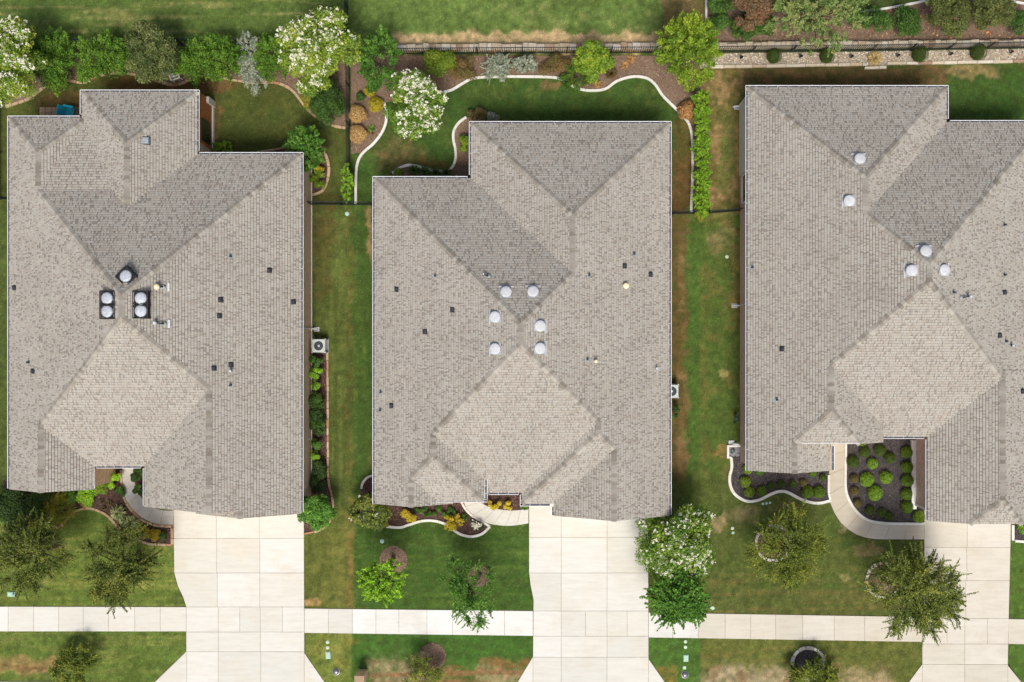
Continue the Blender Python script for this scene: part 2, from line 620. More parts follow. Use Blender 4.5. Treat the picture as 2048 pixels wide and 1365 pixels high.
def turf_colour(PX, PY):
    wx = PX + 16 * (fbm(PX / 22, PY / 22, 11) - .5) * 2
    wy = PY + 16 * (fbm(PX / 22, PY / 22, 23) - .5) * 2
    nlow = fbm(PX / 90, PY / 90, 31); nmid = fbm(PX / 26, PY / 26, 41); nfin = fbm(PX / 9, PY / 9, 51)
    strk = fbm(PX / 110, PY / 7, 61)       # mowing streaks run along x in front
    vstr = fbm(PX / 8, PY / 120, 71)       # and along y between houses
    K = lambda c, s=0.95: np.array(lin(c)) * s
    col = np.zeros(PX.shape + (3,)) + K((80, 98, 48))

    rag = fbm(PX / 13, PY / 13, 81)

    def put(mask, c):
        mask = np.clip(mask + (rag - .5) * 5 * mask * (1 - mask), 0, 1) * np.clip(.72 + (nfin - .4) * .9, 0, 1)
        col[...] = col * (1 - mask[..., None]) + K(c) * mask[..., None]

    def rect(x0, x1, y0, y1, soft=6, warp=True):
        a, b = (wx, wy) if warp else (PX, PY)
        g = lambda t: 1 / (1 + np.exp(-np.clip(t / soft * 3, -30, 30)))
        return g(a - x0) * g(x1 - a) * g(b - y0) * g(y1 - b)

    def blob(cx, cy, rx, ry, amt=1.0, sharp=1.5):
        d = ((wx - cx) / rx) ** 2 + ((wy - cy) / ry) ** 2
        return np.clip(amt * np.clip((1.25 - d) * sharp, 0, 1), 0, 1)

    sm = lambda t, a, b: np.clip((t - a) / (b - a), 0, 1)
    # --- lots
    put(rect(-80, 690, -80, 92, 3, False), (86, 112, 52))
    put(rect(-80, 690, -80, 92, 3, False) * sm(strk, .5, .66) * .75, (132, 134, 80))
    put(rect(690, 1325, -80, 92, 3, False), (94, 122, 58))
    put(rect(690, 1325, -80, 92, 3, False) * sm(nmid, .52, .72) * sm(PX, 900, 1150) * .7, (132, 142, 84))
    put(rect(1325, 1412, -80, 92, 4, False), (120, 106, 66))
    put(rect(790, 1330, 66, 104, 5), (186, 160, 124))
    put(rect(1330, 1410, -80, 100, 5) * sm(nmid, .45, .6) * .8, (146, 124, 88))
    put(rect(1560, 2130, -80, 30, 3, False), (60, 76, 40))
    # back yard of the left house
    put(rect(-80, 702, 140, 420, 2, False), (82, 90, 42))
    put(rect(-80, 702, 140, 420, 2, False) * sm(nmid, .45, .65) * .7, (68, 86, 38))
    put(blob(350, 168, 150, 22), (108, 84, 54))
    put(blob(130, 205, 60, 30, .9), (104, 82, 54))
    put(blob(430, 250, 14, 46, .9), (120, 98, 62)); put(blob(600, 330, 25, 60, .4), (100, 96, 50))
    # side strip left house | middle house
    put(rect(600, 706, 300, 1215, 3, False), (80, 98, 44))
    put(rect(600, 706, 420, 1215, 3, False) * sm(vstr, .46, .62) * .6, (100, 112, 56))
    put(rect(600, 706, 400, 1215, 3, False) * sm(vstr, .54, .4) * .5, (78, 84, 40))
    put(blob(645, 450, 26, 180, .6), (88, 74, 42))
    put(rect(693, 709, 420, 1220, 4) * .3, (112, 96, 52))
    put(rect(706, 760, 290, 1225, 5, True), (64, 94, 40))
    put(rect(706, 760, 290, 1225, 3, False) * sm(vstr, .5, .65) * .5, (84, 108, 46))
    put(blob(740, 470, 8, 60, .8) , (144, 122, 84)); put(blob(742, 880, 6, 60, .5), (100, 84, 54))
    # middle back yard
    put(rect(706, 1400, 112, 360, 2, False), (60, 92, 38))
    put(rect(706, 1400, 112, 360, 2, False) * sm(nmid, .5, .7) * .6, (84, 100, 46))
    put(blob(790, 310, 76, 38, .75, .8), (128, 110, 72)); put(blob(850, 330, 60, 14, .6), (104, 84, 50))
    put(blob(735, 330, 18, 60, .8), (66, 100, 40))
    put(blob(1105, 172, 24, 10, .8), (130, 104, 74))
    put(rect(1343, 1384, 240, 430, 3), (96, 84, 46)); put(blob(1365, 380, 20, 70, .7), (104, 76, 48))
    # side strip middle | right
    put(rect(1340, 1490, 430, 960, 3, False), (78, 102, 44))
    put(rect(1340, 1372, 430, 960, 4), (96, 78, 46))
    put(rect(1358, 1374, 430, 960, 4) * sm(nmid, .35, .6) * .7, (132, 110, 76))
    put(rect(1378, 1398, 430, 980, 6) * .6, (66, 106, 42))
    put(rect(1400, 1490, 430, 960, 4, False) * sm(nmid, .5, .66) * .7, (104, 100, 52))
    put(blob(1445, 480, 38, 30, .65, .8), (142, 126, 90)); put(blob(1445, 745, 10, 9, .8), (166, 156, 100))
    put(blob(1470, 560, 10, 90, .7), (128, 108, 66)); put(blob(1445, 900, 20, 14, .6), (150, 116, 66))
    put(blob(1362, 930, 18, 50, .7), (112, 92, 62))
    # right house back yard
    put(rect(1385, 2130, 132, 250, 3, False), (74, 92, 42))
    put(rect(1425, 1890, 132, 180, 6), (102, 82, 54)); put(rect(1500, 1890, 134, 180, 6) * sm(nmid, .5, .62) * .6, (72, 76, 40))
    put(rect(1900, 2130, 132, 250, 12), (60, 92, 38)); put(blob(1945, 142, 60, 14, .8), (150, 128, 90))
    put(rect(1404, 1486, 140, 430, 4, False), (112, 106, 58)); put(rect(1404, 1486, 140, 430, 4, False) * sm(nmid, .48, .6), (146, 122, 84))
    put(blob(1455, 320, 18, 90, .7), (84, 104, 48)); put(blob(1425, 410, 22, 14, .7), (170, 140, 104))
    # --- front lawns
    put(rect(-80, 350, 1000, 1216, 3, False), (98, 120, 50))
    put(rect(-80, 375, 1000, 1216, 3, False) * sm(strk, .48, .62) * .7, (132, 138, 66))
    put(rect(-80, 375, 1180, 1216, 4) * .5, (90, 112, 46)); put(blob(190, 1050, 60, 30, .6), (74, 100, 42))
    put(rect(609, 709, 1020, 1219, 3, False), (96, 106, 48)); put(rect(625, 700, 1060, 1219, 8) * sm(nmid, .45, .65) * .5, (120, 120, 60))
    put(rect(697, 709, 1000, 1219, 4) * .7, (128, 108, 58)); put(blob(628, 1205, 16, 9, .9), (170, 138, 92)); put(blob(720, 1210, 14, 9, .6), (150, 100, 60))
    put(rect(709, 1066, 1040, 1223, 3, False), (68, 98, 42)); put(rect(709, 1066, 1040, 1223, 3, False) * sm(strk, .52, .66) * .55, (88, 118, 48))
    put(rect(709, 1066, 1040, 1223, 3, False) * sm(strk, .48, .36) * .5, (58, 94, 36))
    put(rect(1297, 2130, 960, 1232, 3, False), (86, 98, 48)); put(rect(1297, 2130, 1130, 1240, 8) * sm(strk, .44, .6) * .6, (112, 104, 58))
    put(rect(1380, 1850, 960, 1180, 9, False) * sm(nmid, .52, .64) * .5, (74, 102, 42))
    put(rect(1385, 1420, 940, 1230, 9) * .5, (104, 116, 56)); put(blob(1395, 1010, 30, 50, .4), (80, 104, 44))
    put(blob(1440, 1045, 16, 18, .8), (166, 146, 112)); put(blob(1490, 1030, 40, 26, .6, .8), (146, 130, 100)); put(blob(1575, 1020, 34, 12, .55, .8), (138, 124, 98))
    put(blob(1735, 1100, 30, 14, .7), (150, 130, 96)); put(blob(1695, 1152, 14, 10, .6), (160, 150, 106)); put(blob(1685, 1050, 8, 20, .8), (178, 160, 130))
    put(rect(2020, 2130, 1080, 1240, 3, False), (78, 114, 44))
    # --- verges
    put(rect(-80, 375, 1262, 1400, 2, False), (94, 118, 50)); put(rect(-80, 375, 1262, 1400, 2, False) * sm(strk, .5, .62) * .6, (124, 132, 66))
    put(blob(60, 1330, 70, 17, .8), (162, 132, 90)); put(blob(50, 1335, 50, 6, .7), (118, 92, 58))
    put(rect(609, 705, 1266, 1400, 2, False), (110, 126, 54)); put(rect(609, 705, 1266, 1400, 2, False) * sm(nmid, .5, .65) * .6, (140, 138, 66))
    put(blob(710, 1283, 12, 12, .8), (176, 128, 70))
    put(rect(703, 1066, 1268, 1400, 3, False), (66, 108, 42)); put(rect(742, 880, 1324, 1400, 18) * .8, (168, 150, 120)); put(rect(955, 1064, 1334, 1400, 16) * .8, (166, 146, 114))
    put(rect(735, 1070, 1330, 1400, 7) * sm(strk, .5, .6), (138, 104, 72)); put(rect(960, 1062, 1320, 1336, 4) * .8, (126, 96, 58))
    put(rect(1297, 1402, 1275, 1400, 3, False), (76, 116, 46)); put(blob(1340, 1350, 22, 24, .7), (140, 112, 54)); put(rect(1392, 1402, 1275, 1400, 3) * .6, (70, 110, 44))
    put(rect(1402, 1850, 1275, 1400, 3, False), (100, 108, 50)); put(rect(1402, 1850, 1282, 1320, 3) * sm(strk, .5, .62) * .7, (118, 110, 60))
    put(rect(1410, 1590, 1336, 1400, 17) * .85, (170, 154, 130)); put(rect(1672, 1785, 1340, 1400, 17) * .8, (160, 142, 114)); put(rect(1408, 1790, 1330, 1400, 5) * sm(nmid, .52, .64) * .7, (128, 100, 72))
    put(rect(2015, 2130, 1288, 1400, 3, False), (80, 116, 46))
    # soil edge along pavements
    for y0 in (1264, 1268, 1276):
        pass
    g = (0.66 + 0.68 * nfin) * (0.8 + .4 * fbm(PX / 4.5, PY / 4.5, 91, 2))
    grey = col.mean(-1, keepdims=True)
    col = col * .86 + grey * np.array([1.06, 1.02, .8]) * .14
    g2 = 0.86 + 0.3 * nlow
    col *= (g * g2)[..., None] * np.array([1.0, .975, .93])
    return col


colr = turf_colour(PXg, PYg)
ny_, nx_ = PXg.shape
VX = (PXg - NX) / PPM; VY = (NY - PYg) / PPM
verts = np.stack([VX, VY, np.zeros_like(VX)], -1).reshape(-1, 3)
idx = np.arange(ny_ * nx_).reshape(ny_, nx_)
loops = np.stack([idx[1:, :-1], idx[1:, 1:], idx[:-1, 1:], idx[:-1, :-1]], -1).reshape(-1)
rgba = np.concatenate([colr.reshape(-1, 3), np.ones((ny_ * nx_, 1))], 1)
me = mesh_np('lawn', verts, (ny_ - 1) * (nx_ - 1), loops, M['lawn'], 4, {'turf': ('FLOAT_COLOR', 'POINT', rgba)})
tag(link('lawn', me), kind='structure')

# ---------------------------------------------------------------- beds
BEDS = {}
bed_i = [0]


def bed(name, pts, mat, key):
    bed_i[0] += 1
    z = 0.008 + 0.0012 * bed_i[0]
    P = pxpoly(pts)
    tris = tessellate_polygon([[Vector((p[0], p[1], 0)) for p in P]])
    me = bpy.data.meshes.new(name)
    fs = []
    for t in tris:
        a, b, c = [Vector(P[i]) for i in t]
        fs.append(tuple(t) if (b - a).cross(c - a) > 0 else tuple(t)[::-1])
    me.from_pydata([(p[0], p[1], z) for p in P], [], fs)
    me.materials.append(mat)
    tag(link(name, me), kind='structure')
    BEDS[key] = (P, z, mat)


E_H1N = [(12, 214), (35, 207), (60, 197), (80, 182), (100, 167), (122, 160), (145, 163), (165, 166), (182, 160), (195, 154), (215, 149), (245, 147), (285, 153), (310, 162), (330, 168), (350, 171), (368, 166), (385, 158), (405, 152), (425, 151), (445, 156), (480, 163), (510, 166), (545, 165), (570, 172), (588, 185), (600, 200), (618, 222), (640, 240), (665, 252), (692, 257)]
bed('planting_bed', E_H1N + [(699, 257), (699, 88), (12, 88)], M['mulch'], 'h1n')
E_H2N = [(862, 198), (886, 186), (905, 180), (925, 168), (945, 158), (975, 155), (1024, 154), (1095, 155), (1122, 159), (1140, 170), (1163, 180), (1190, 182), (1212, 178), (1232, 164), (1255, 156), (1275, 154), (1295, 158), (1310, 170), (1325, 192), (1345, 212), (1365, 232), (1378, 250), (1384, 280), (1385, 340), (1382, 425)]
E_H2W = [(768, 205), (772, 222), (773, 240), (768, 258), (758, 275), (745, 290), (725, 308), (715, 328), (712, 360), (712, 410)]
bed('planting_bed', [(702, 112), (1404, 112), (1403, 428), (1383, 428)] + E_H2N[::-1][1:] + [(820, 200)] + E_H2W[:-3] + [(715, 306), (702, 310)], M['mulch'], 'h2n')
E_H2C = [(933, 235), (918, 246), (908, 262), (907, 280), (911, 300), (911, 320), (903, 337), (888, 343), (868, 342), (842, 335), (818, 331), (797, 338), (785, 347)]
bed('planting_bed', [(965, 235)] + E_H2C + [(785, 366), (965, 366)], M['mulch'], 'h2c')
E_H2F = [(772, 1053), (800, 1055), (820, 1049), (845, 1042), (870, 1042), (895, 1050), (910, 1062), (925, 1070), (945, 1073), (965, 1067), (980, 1053)]
E_H2F2 = [(980, 1053), (963, 1043), (945, 1032), (931, 1018), (923, 1003), (920, 985)]
E_H2A = [(745, 951), (734, 956), (726, 966), (723, 978)]
bed('planting_bed', E_H2A[::-1][0:1] + [(716, 1000), (722, 1030), (745, 1049)] + E_H2F + E_H2F2[1:] + [(920, 950), (745, 951)] + E_H2A[1:3], M['mulch_h1'], 'h2f')
bed('planting_bed', [(958, 960), (1057, 960), (1057, 1017), (1030, 1021), (1000, 1019), (975, 1012), (958, 1001)], M['mulch_h1'], 'h2d')
E_H1F = [(63, 1040), (78, 1046), (100, 1053), (118, 1055), (130, 1043), (145, 1027), (160, 1019), (180, 1017), (200, 1023), (218, 1034), (235, 1052), (250, 1066), (272, 1078), (300, 1088), (345, 1090)]
E_H1W = [(243, 940), (244, 975), (250, 998), (265, 1022), (285, 1040), (312, 1051), (347, 1053)]
bed('planting_bed', [(8, 960), (8, 1040), (40, 1042)] + E_H1F + [(347, 1055)] + E_H1W[::-1][1:], M['mulch_h1'], 'h1f')
bed('planting_bed', [(268, 930), (271, 965), (280, 990), (300, 1010), (347, 1021), (347, 990), (300, 930)], M['mulch_h1'], 'h1g')
E_H1E = [(655, 703), (656, 800), (656, 900), (657, 960), (664, 990), (667, 1015), (660, 1043), (640, 1060), (608, 1068)]
bed('planting_bed', [(612, 703)] + E_H1E, M['mulch_h1'], 'h1e')
E_H1T = [(640, 290), (652, 310), (658, 335), (655, 362), (645, 382), (620, 392)]
E_H1U = [(585, 293), (560, 298), (535, 302), (515, 304)]
bed('planting_bed', [(515, 330), (515, 304), (535, 302), (560, 298), (585, 293), (600, 275)] + E_H1T + [(600, 392), (600, 330)], M['mulch_h1'], 'h1t')
bed('planting_bed', [(420, 290), (480, 304), (480, 325), (420, 325)], M['mulch_h1'], 'h1v')
E_H3A = [(1462, 915), (1463, 935), (1459, 952), (1460, 970), (1468, 987), (1484, 999), (1500, 1003), (1520, 999), (1540, 989), (1558, 983), (1575, 985), (1600, 998), (1622, 1005), (1640, 1006), (1661, 1001)]
bed('planting_bed', [(1475, 905)] + E_H3A + [(1656, 960), (1655, 930), (1490, 905)], M['mulch_dark'], 'h3a')
E_H3B = [(1691, 880), (1690, 930), (1690, 975), (1697, 1000), (1713, 1024), (1735, 1039), (1765, 1045), (1800, 1046), (1848, 1046)]
bed('planting_bed', E_H3B + [(1850, 900), (1850, 870)], M['mulch_dark'], 'h3b')
bed('planting_bed', [(2024, 1040), (2024, 1081), (2060, 1083), (2100, 1083), (2100, 1040)], M['mulch_dark'], 'h3c')
GRAV = [(1400, 108), (1740, 104), (2130, 97), (2130, 124), (1770, 131), (1728, 132), (1423, 137), (1400, 138)]
bed('gravel_strip', GRAV, M['gravel_bed'], 'gravel')
bed('planting_bed', [(1414, -60), (1414, 90), (2130, 78), (2130, -60), (1880, -60), (1870, 0), (1800, 13), (1725, 22), (1640, 26), (1560, 20), (1500, -60)], M['mulch'], 'h3n')


def ring_pts(cx, cy, r, n=26, a0=0, a1=360):
    return [(cx + r * math.cos(R(a0 + (a1 - a0) * i / n)), cy - r * math.sin(R(a0 + (a1 - a0) * i / n))) for i in range(n + (a1 - a0 < 360))]


bed('mulch_ring', ring_pts(787, 1120, 28), M['mulch'], 'r1')
bed('mulch_ring', ring_pts(958, 1152, 22), M['mulch'], 'r2')
bed('mulch_ring', ring_pts(865, 1313, 27), M['mulch'], 'r3')
bed('mulch_ring', ring_pts(1546, 1086, 33), M['mulch'], 'r4')
bed('mulch_ring', ring_pts(1765, 1160, 33), M['mulch'], 'r5')
bed('mulch_ring', ring_pts(1616, 1327, 30), M['mulch_dark'], 'r6')


# loose chips and stones: nobody could count them
def scatter(name, key, dens, size, cols, z_up=0.006, gem=False, mat=None):
    P, z, _ = BEDS[key]
    P = np.array(P)
    x0, y0 = P.min(0); x1, y1 = P.max(0)
    A = (x1 - x0) * (y1 - y0)
    n = int(A * dens)
    X = rng.uniform(x0, x1, n); Y = rng.uniform(y0, y1, n)
    m = pip(X, Y, [tuple(p) for p in P])
    X = X[m]; Y = Y[m]; n = len(X)
    if n == 0: return None
    an = rng.uniform(0, math.pi, n)
    L = size * rng.uniform(.6, 1.5, n); W = L * rng.uniform(.25, .6, n)
    ca, sa = np.cos(an), np.sin(an)
    ci = rng.randint(0, len(cols), n)
    cc = np.array([lin(c) for c in cols])[ci] * rng.uniform(.75, 1.2, (n, 1)) * .85
    if not gem:
        tz = rng.uniform(-.5, .5, (n, 2))
        cor = [(-1, -1), (1, -1), (1, 1), (-1, 1)]
        V = np.zeros((n, 4, 3))
        for k, (a, b) in enumerate(cor):
            V[:, k, 0] = X + a * L / 2 * ca - b * W / 2 * sa
            V[:, k, 1] = Y + a * L / 2 * sa + b * W / 2 * ca
            V[:, k, 2] = z + z_up + L * .22 + a * L / 2 * tz[:, 0] * .5 + b * W / 2 * tz[:, 1]
        loops = np.arange(n * 4)
        fcol = np.concatenate([cc, np.ones((n, 1))], 1)
        nf = n
        V = V.reshape(-1, 3)
        me = mesh_np(name, V, nf, loops, mat or M['chips'], 4, {'leafcol': ('FLOAT_COLOR', 'FACE', fcol)})
    else:
        W = L * rng.uniform(.6, .9, n); Hh = L * rng.uniform(.35, .6, n)
        # top-half stone: 4 base + 1..: squashed pyramid with 4 top verts
        V = np.zeros((n, 8, 3))
        for k, (a, b) in enumerate([(-1, -1), (1, -1), (1, 1), (-1, 1)]):
            j = rng.uniform(.75, 1.1, n)
            V[:, k, 0] = X + (a * L / 2 * ca - b * W / 2 * sa) * j
            V[:, k, 1] = Y + (a * L / 2 * sa + b * W / 2 * ca) * j
            V[:, k, 2] = z - .002
            j2 = j * rng.uniform(.5, .75, n)
            V[:, 4 + k, 0] = X + (a * L / 2 * ca - b * W / 2 * sa) * j2
            V[:, 4 + k, 1] = Y + (a * L / 2 * sa + b * W / 2 * ca) * j2
            V[:, 4 + k, 2] = z + Hh * rng.uniform(.8, 1.1, n)
        f = np.array([[0, 1, 5, 4], [1, 2, 6, 5], [2, 3, 7, 6], [3, 0, 4, 7], [4, 5, 6, 7]])
        loops = (np.arange(n)[:, None, None] * 8 + f[None]).reshape(-1)
        fcol = np.repeat(np.concatenate([cc, np.ones((n, 1))], 1), 5, 0)
        me = mesh_np(name, V.reshape(-1, 3), n * 5, loops, mat or M['chips'], 4, {'leafcol': ('FLOAT_COLOR', 'FACE', fcol)})
    return tag(link(name, me), kind='stuff')


CH_B = [(136, 114, 94), (152, 130, 108), (108, 86, 70), (168, 148, 122), (120, 99, 81)]
CH_D = [(72, 68, 70), (88, 83, 84), (56, 53, 56), (116, 108, 98), (96, 91, 88)]
CH_R = [(96, 72, 66), (120, 92, 80), (72, 54, 50), (140, 116, 100)]
for k in ('h1n', 'h2n', 'h2c', 'h3n', 'r1', 'r2', 'r3', 'r4', 'r5'):
    scatter('mulch_chips', k, 110, .06, CH_B)
for k in ('h3a', 'h3b', 'h3c', 'r6'):
    scatter('mulch_chips', k, 320, .05, CH_D)
for k in ('h1f', 'h1e', 'h2f', 'h2d', 'h1g', 'h1t'):
    scatter('mulch_chips', k, 180, .06, CH_R)
scatter('river_gravel', 'gravel', 330, .062, [(200, 190, 170), (180, 166, 146), (222, 216, 202), (160, 146, 130), (190, 172, 150), (146, 138, 128)], gem=True)
# fallen leaves along the north bed
scatter('fallen_leaves', 'h3n', 7, .09, [(196, 132, 84), (208, 160, 110), (150, 92, 60)], z_up=.03)
scatter('fallen_leaves', 'gravel', 4, .06, [(206, 132, 80), (214, 160, 110)], z_up=.04)

# ---------------------------------------------------------------- grass blades (stuff)
def grass(n):
    PX = rng.uniform(LX0, LX1, n); PY = rng.uniform(LY0, LY1 - 2, n)
    keep = np.ones(n, bool)
    X = (PX - NX) / PPM; Y = (NY - PY) / PPM
    for k, (P, z, m) in BEDS.items():
        keep &= ~pip(X, Y, P)
    for poly in KEEP_OUT:
        keep &= ~pip(PX, PY, poly)
    PX, PY, X, Y = PX[keep], PY[keep], X[keep], Y[keep]
    c = turf_colour(PX, PY)
    n = len(X)
    dry = (c[:, 0] > c[:, 1] * 1.02)
    kk = rng.rand(n) > dry * .35
    PX, PY, X, Y, c = PX[kk], PY[kk], X[kk], Y[kk], c[kk]
    n = len(X)
    an = rng.uniform(0, 2 * math.pi, n)
    h = rng.uniform(.02, .05, n); l = rng.uniform(.05, .11, n); w = rng.uniform(.010, .02, n)
    V = np.zeros((n, 3, 3))
    ca, sa = np.cos(an), np.sin(an)
    V[:, 0] = np.stack([X - sa * w, Y + ca * w, np.full(n, .001)], 1)
    V[:, 1] = np.stack([X + sa * w, Y - ca * w, np.full(n, .001)], 1)
    V[:, 2] = np.stack([X + ca * l, Y + sa * l, h], 1)
    c = c * rng.uniform(.6, 1.75, (n, 1)) * (1 + rng.uniform(-.08, .08, (n, 3)))
    fc = np.concatenate([c, np.ones((n, 1))], 1)
    me = mesh_np('grass', V.reshape(-1, 3), n, np.arange(n * 3), M['blade'], 3, {'leafcol': ('FLOAT_COLOR', 'FACE', fc)})
    tag(link('grass', me), kind='stuff')


# ================================================================ CONCRETE
DRV1 = [(347, 1005), (349, 1146), (356, 1172), (367, 1195), (373, 1214), (373, 1303), (306, 1368), (652, 1368), (609, 1306), (608, 1005)]
DRV2 = [(1058, 1000), (1058, 1145), (1061, 1170), (1067, 1200), (1066, 1313), (1033, 1368), (1332, 1368), (1297, 1318), (1296, 1005)]
DRV3 = [(1848, 1020), (1848, 1170), (1844, 1236), (1844, 1328), (1813, 1370), (2047, 1370), (2015, 1330), (2017, 1236), (2022, 1020)]
SWK = [[(-60, 1213), (373, 1214), (373, 1263), (-60, 1263)], [(609, 1217), (1066, 1222), (1066, 1272), (609, 1266)],
       [(1297, 1225), (1844, 1234), (1844, 1284), (1297, 1275)], [(2016, 1238), (2130, 1240), (2130, 1290), (2016, 1288)]]
KEEP_OUT = [DRV1, DRV2, DRV3] + SWK + [
    [(12, 228), (162, 228), (162, 176), (401, 176), (401, 302), (600, 302), (600, 1030), (12, 980)],
    [(760, 365), (945, 365), (945, 255), (1335, 255), (1335, 1010), (760, 990)],
    [(1482, 190), (1890, 190), (1890, 255), (2130, 255), (2130, 1020), (1850, 1020), (1850, 900), (1680, 900), (1680, 930), (1482, 930)],
    [(1656, 940), (1657, 990), (1663, 1015), (1680, 1045), (1710, 1068), (1745, 1077), (1848, 1078), (1848, 1046), (1775, 1046), (1740, 1041), (1715, 1025), (1697, 1000), (1690, 975), (1690, 880), (1660, 880)],
    [(920, 985), (935, 1025), (955, 1040), (985, 1049), (1020, 1052), (1057, 1048), (1057, 1012), (1000, 1012), (975, 1005)],
    [(243, 935), (250, 1000), (285, 1040), (347, 1052), (347, 1010), (300, 1000), (275, 935)]]


def slabs(parent_name, base_poly, cells, mat, mats=None, z1=0.045, gap=0.26):
    """cells: list of px polygons"""
    root = MB()
    P = pxpoly(base_poly)
    root.prism(P, -0.05, 0.034)
    b = tag(root.build(parent_name, M['joint']), kind='structure')
    for i, c in enumerate(cells):
        cx = sum(p[0] for p in c) / len(c); cy = sum(p[1] for p in c) / len(c)
        q = inset([(p[0], -p[1]) for p in c] if poly_area([(p[0], -p[1]) for p in c]) > 0 else [(p[0], -p[1]) for p in c][::-1], gap)
        pts = [((x - NX) / PPM, (NY + y) / PPM) for x, y in q]
        ox, oy = (cx - NX) / PPM, (NY - cy) / PPM
        mb = MB().prism([(x - ox, y - oy) for x, y in pts], 0.0, z1 + rng.uniform(-.002, .002), 0.008)
        m = mats[i] if mats else mat
        o = mb.build('concrete_slab', m, b, loc=(ox, oy, 0))
    return b


def poly_area(p):
    return .5 * sum(p[i][0] * p[(i + 1) % len(p)][1] - p[(i + 1) % len(p)][0] * p[i][1] for i in range(len(p)))


def clip_px(poly, axis, val, keep_less):
    out = []
    n = len(poly)
    for i in range(n):
        a, b = poly[i], poly[(i + 1) % n]
        da, db = a[axis] - val, b[axis] - val
        ina, inb = (da <= 0) == keep_less or da == 0, (db <= 0) == keep_less or db == 0
        if ina: out.append(a)
        if (da < 0 < db) or (db < 0 < da):
            t = da / (da - db)
            out.append((a[0] + (b[0] - a[0]) * t, a[1] + (b[1] - a[1]) * t))
    return out


def grid_cells(poly, rows):
    """rows: list of (y0,y1,[x cuts])"""
    cells = []
    for y0, y1, xs in rows:
        strip = clip_px(clip_px(poly, 1, y0, False), 1, y1, True)
        xs2 = [-1e4] + list(xs) + [1e4]
        for a, b in zip(xs2, xs2[1:]):
            c = clip_px(clip_px(strip, 0, a, False), 0, b, True)
            if len(c) >= 3 and abs(poly_area(c)) > 20:
                d = [c[0]]
                for p in c[1:]:
                    if abs(p[0] - d[-1][0]) + abs(p[1] - d[-1][1]) > .2: d.append(p)
                cells.append(d)
    return cells


slabs('driveway', DRV1, grid_cells(DRV1, [(1005, 1077, [433, 519]), (1077, 1146, [434, 520]), (1146, 1214, [435, 520]), (1214, 1264, [437, 480, 521, 565]), (1264, 1303.5, [437, 521]), (1303.5, 1369, [374, 437, 522, 609])]), M['conc'])
slabs('driveway', DRV2, grid_cells(DRV2, [(1000, 1075, [1122.5, 1214]), (1075, 1146, [1122.5, 1214]), (1146, 1222, [1122.5, 1214]), (1222, 1272.5, [1122.5, 1171, 1214, 1254]), (1272.5, 1314.5, [1122.5, 1214]), (1314.5, 1369, [1066, 1122.5, 1214, 1297])]), M['conc'])
slabs('driveway', DRV3, grid_cells(DRV3, [(1020, 1095, [1934]), (1095, 1161.5, [1933]), (1161.5, 1237, [1931]), (1237, 1288, [1893.5, 1929, 1974]), (1288, 1329, [1929]), (1329, 1371, [1844, 1929, 2015])]), M['conc_cream'])


def walk_cells(poly4, cuts):
    (x0, y0), (x1, y1), (x2, y2), (x3, y3) = poly4
    xs = [x0] + cuts + [x1]
    c = []
    for a, b in zip(xs, xs[1:]):
        ta, tb = (a - x0) / (x1 - x0), (b - x0) / (x1 - x0)
        c.append([(a, y0 + (y1 - y0) * ta), (b, y0 + (y1 - y0) * tb), (b, y3 + (y2 - y3) * tb), (a, y3 + (y2 - y3) * ta)])
    return c


cc = walk_cells(SWK[0], [-33, 17, 68, 118, 167, 218, 270, 321])
slabs('sidewalk', SWK[0], cc, None, [M['conc_white'], M['conc_white']] + [M['conc']] * (len(cc) - 2))
cc = walk_cells(SWK[1], [657, 705, 752, 798, 854, 905, 954, 1009])
slabs('sidewalk', SWK[1], cc, None, [M['conc'], M['conc']] + [M['conc_white']] * (len(cc) - 2))
cc = walk_cells(SWK[2], [1345, 1396, 1450, 1501, 1551, 1605, 1668, 1729, 1786])
slabs('sidewalk', SWK[2], cc, None, [M['conc_white'], M['conc_white']] + [M['conc_cream']] * (len(cc) - 2))
slabs('sidewalk', SWK[3], walk_cells(SWK[3], [2068]), M['conc_cream'])


def path(name, A, B, n, mat, **kw):
    a = smooth_line(A, 1.0); b = smooth_line(B, 1.0)
    pick = lambda L, t: L[min(len(L) - 1, int(round(t * (len(L) - 1))))]
    cells = []
    for i in range(n):
        t0, t1 = i / n, (i + 1) / n
        tm = (t0 + t1) / 2
        q = [pick(a, t0), pick(a, tm), pick(a, t1), pick(b, t1), pick(b, tm), pick(b, t0)]
        cells.append([(p.x, p.y) for p in q])
    base = [(p.x, p.y) for p in a[::6]] + [(a[-1].x, a[-1].y)] + [(p.x, p.y) for p in (b[::6] + [b[-1]])[::-1]]
    slabs(name, base, cells, mat, gap=.17, **kw)


path('front_path', [(245, 930), (245, 975), (252, 1000), (268, 1022), (290, 1039), (318, 1049), (347, 1050)], [(269, 930), (270, 965), (277, 985), (290, 1003), (308, 1015), (328, 1021), (347, 1021)], 7, M['conc_grey'])
path('front_path', [(923, 990), (935, 1022), (955, 1040), (985, 1049), (1020, 1052), (1057, 1047)], [(955, 990), (965, 1007), (980, 1014), (1000, 1019), (1030, 1021), (1057, 1017)], 7, M['conc'])
path('front_path', [(1662, 870), (1659, 920), (1657, 985), (1664, 1016), (1682, 1046), (1712, 1069), (1747, 1078), (1800, 1079), (1848, 1079)], [(1690, 870), (1690, 920), (1690, 972), (1697, 998), (1714, 1023), (1736, 1038), (1765, 1045), (1810, 1046), (1848, 1046)], 9, M['conc_walk'])

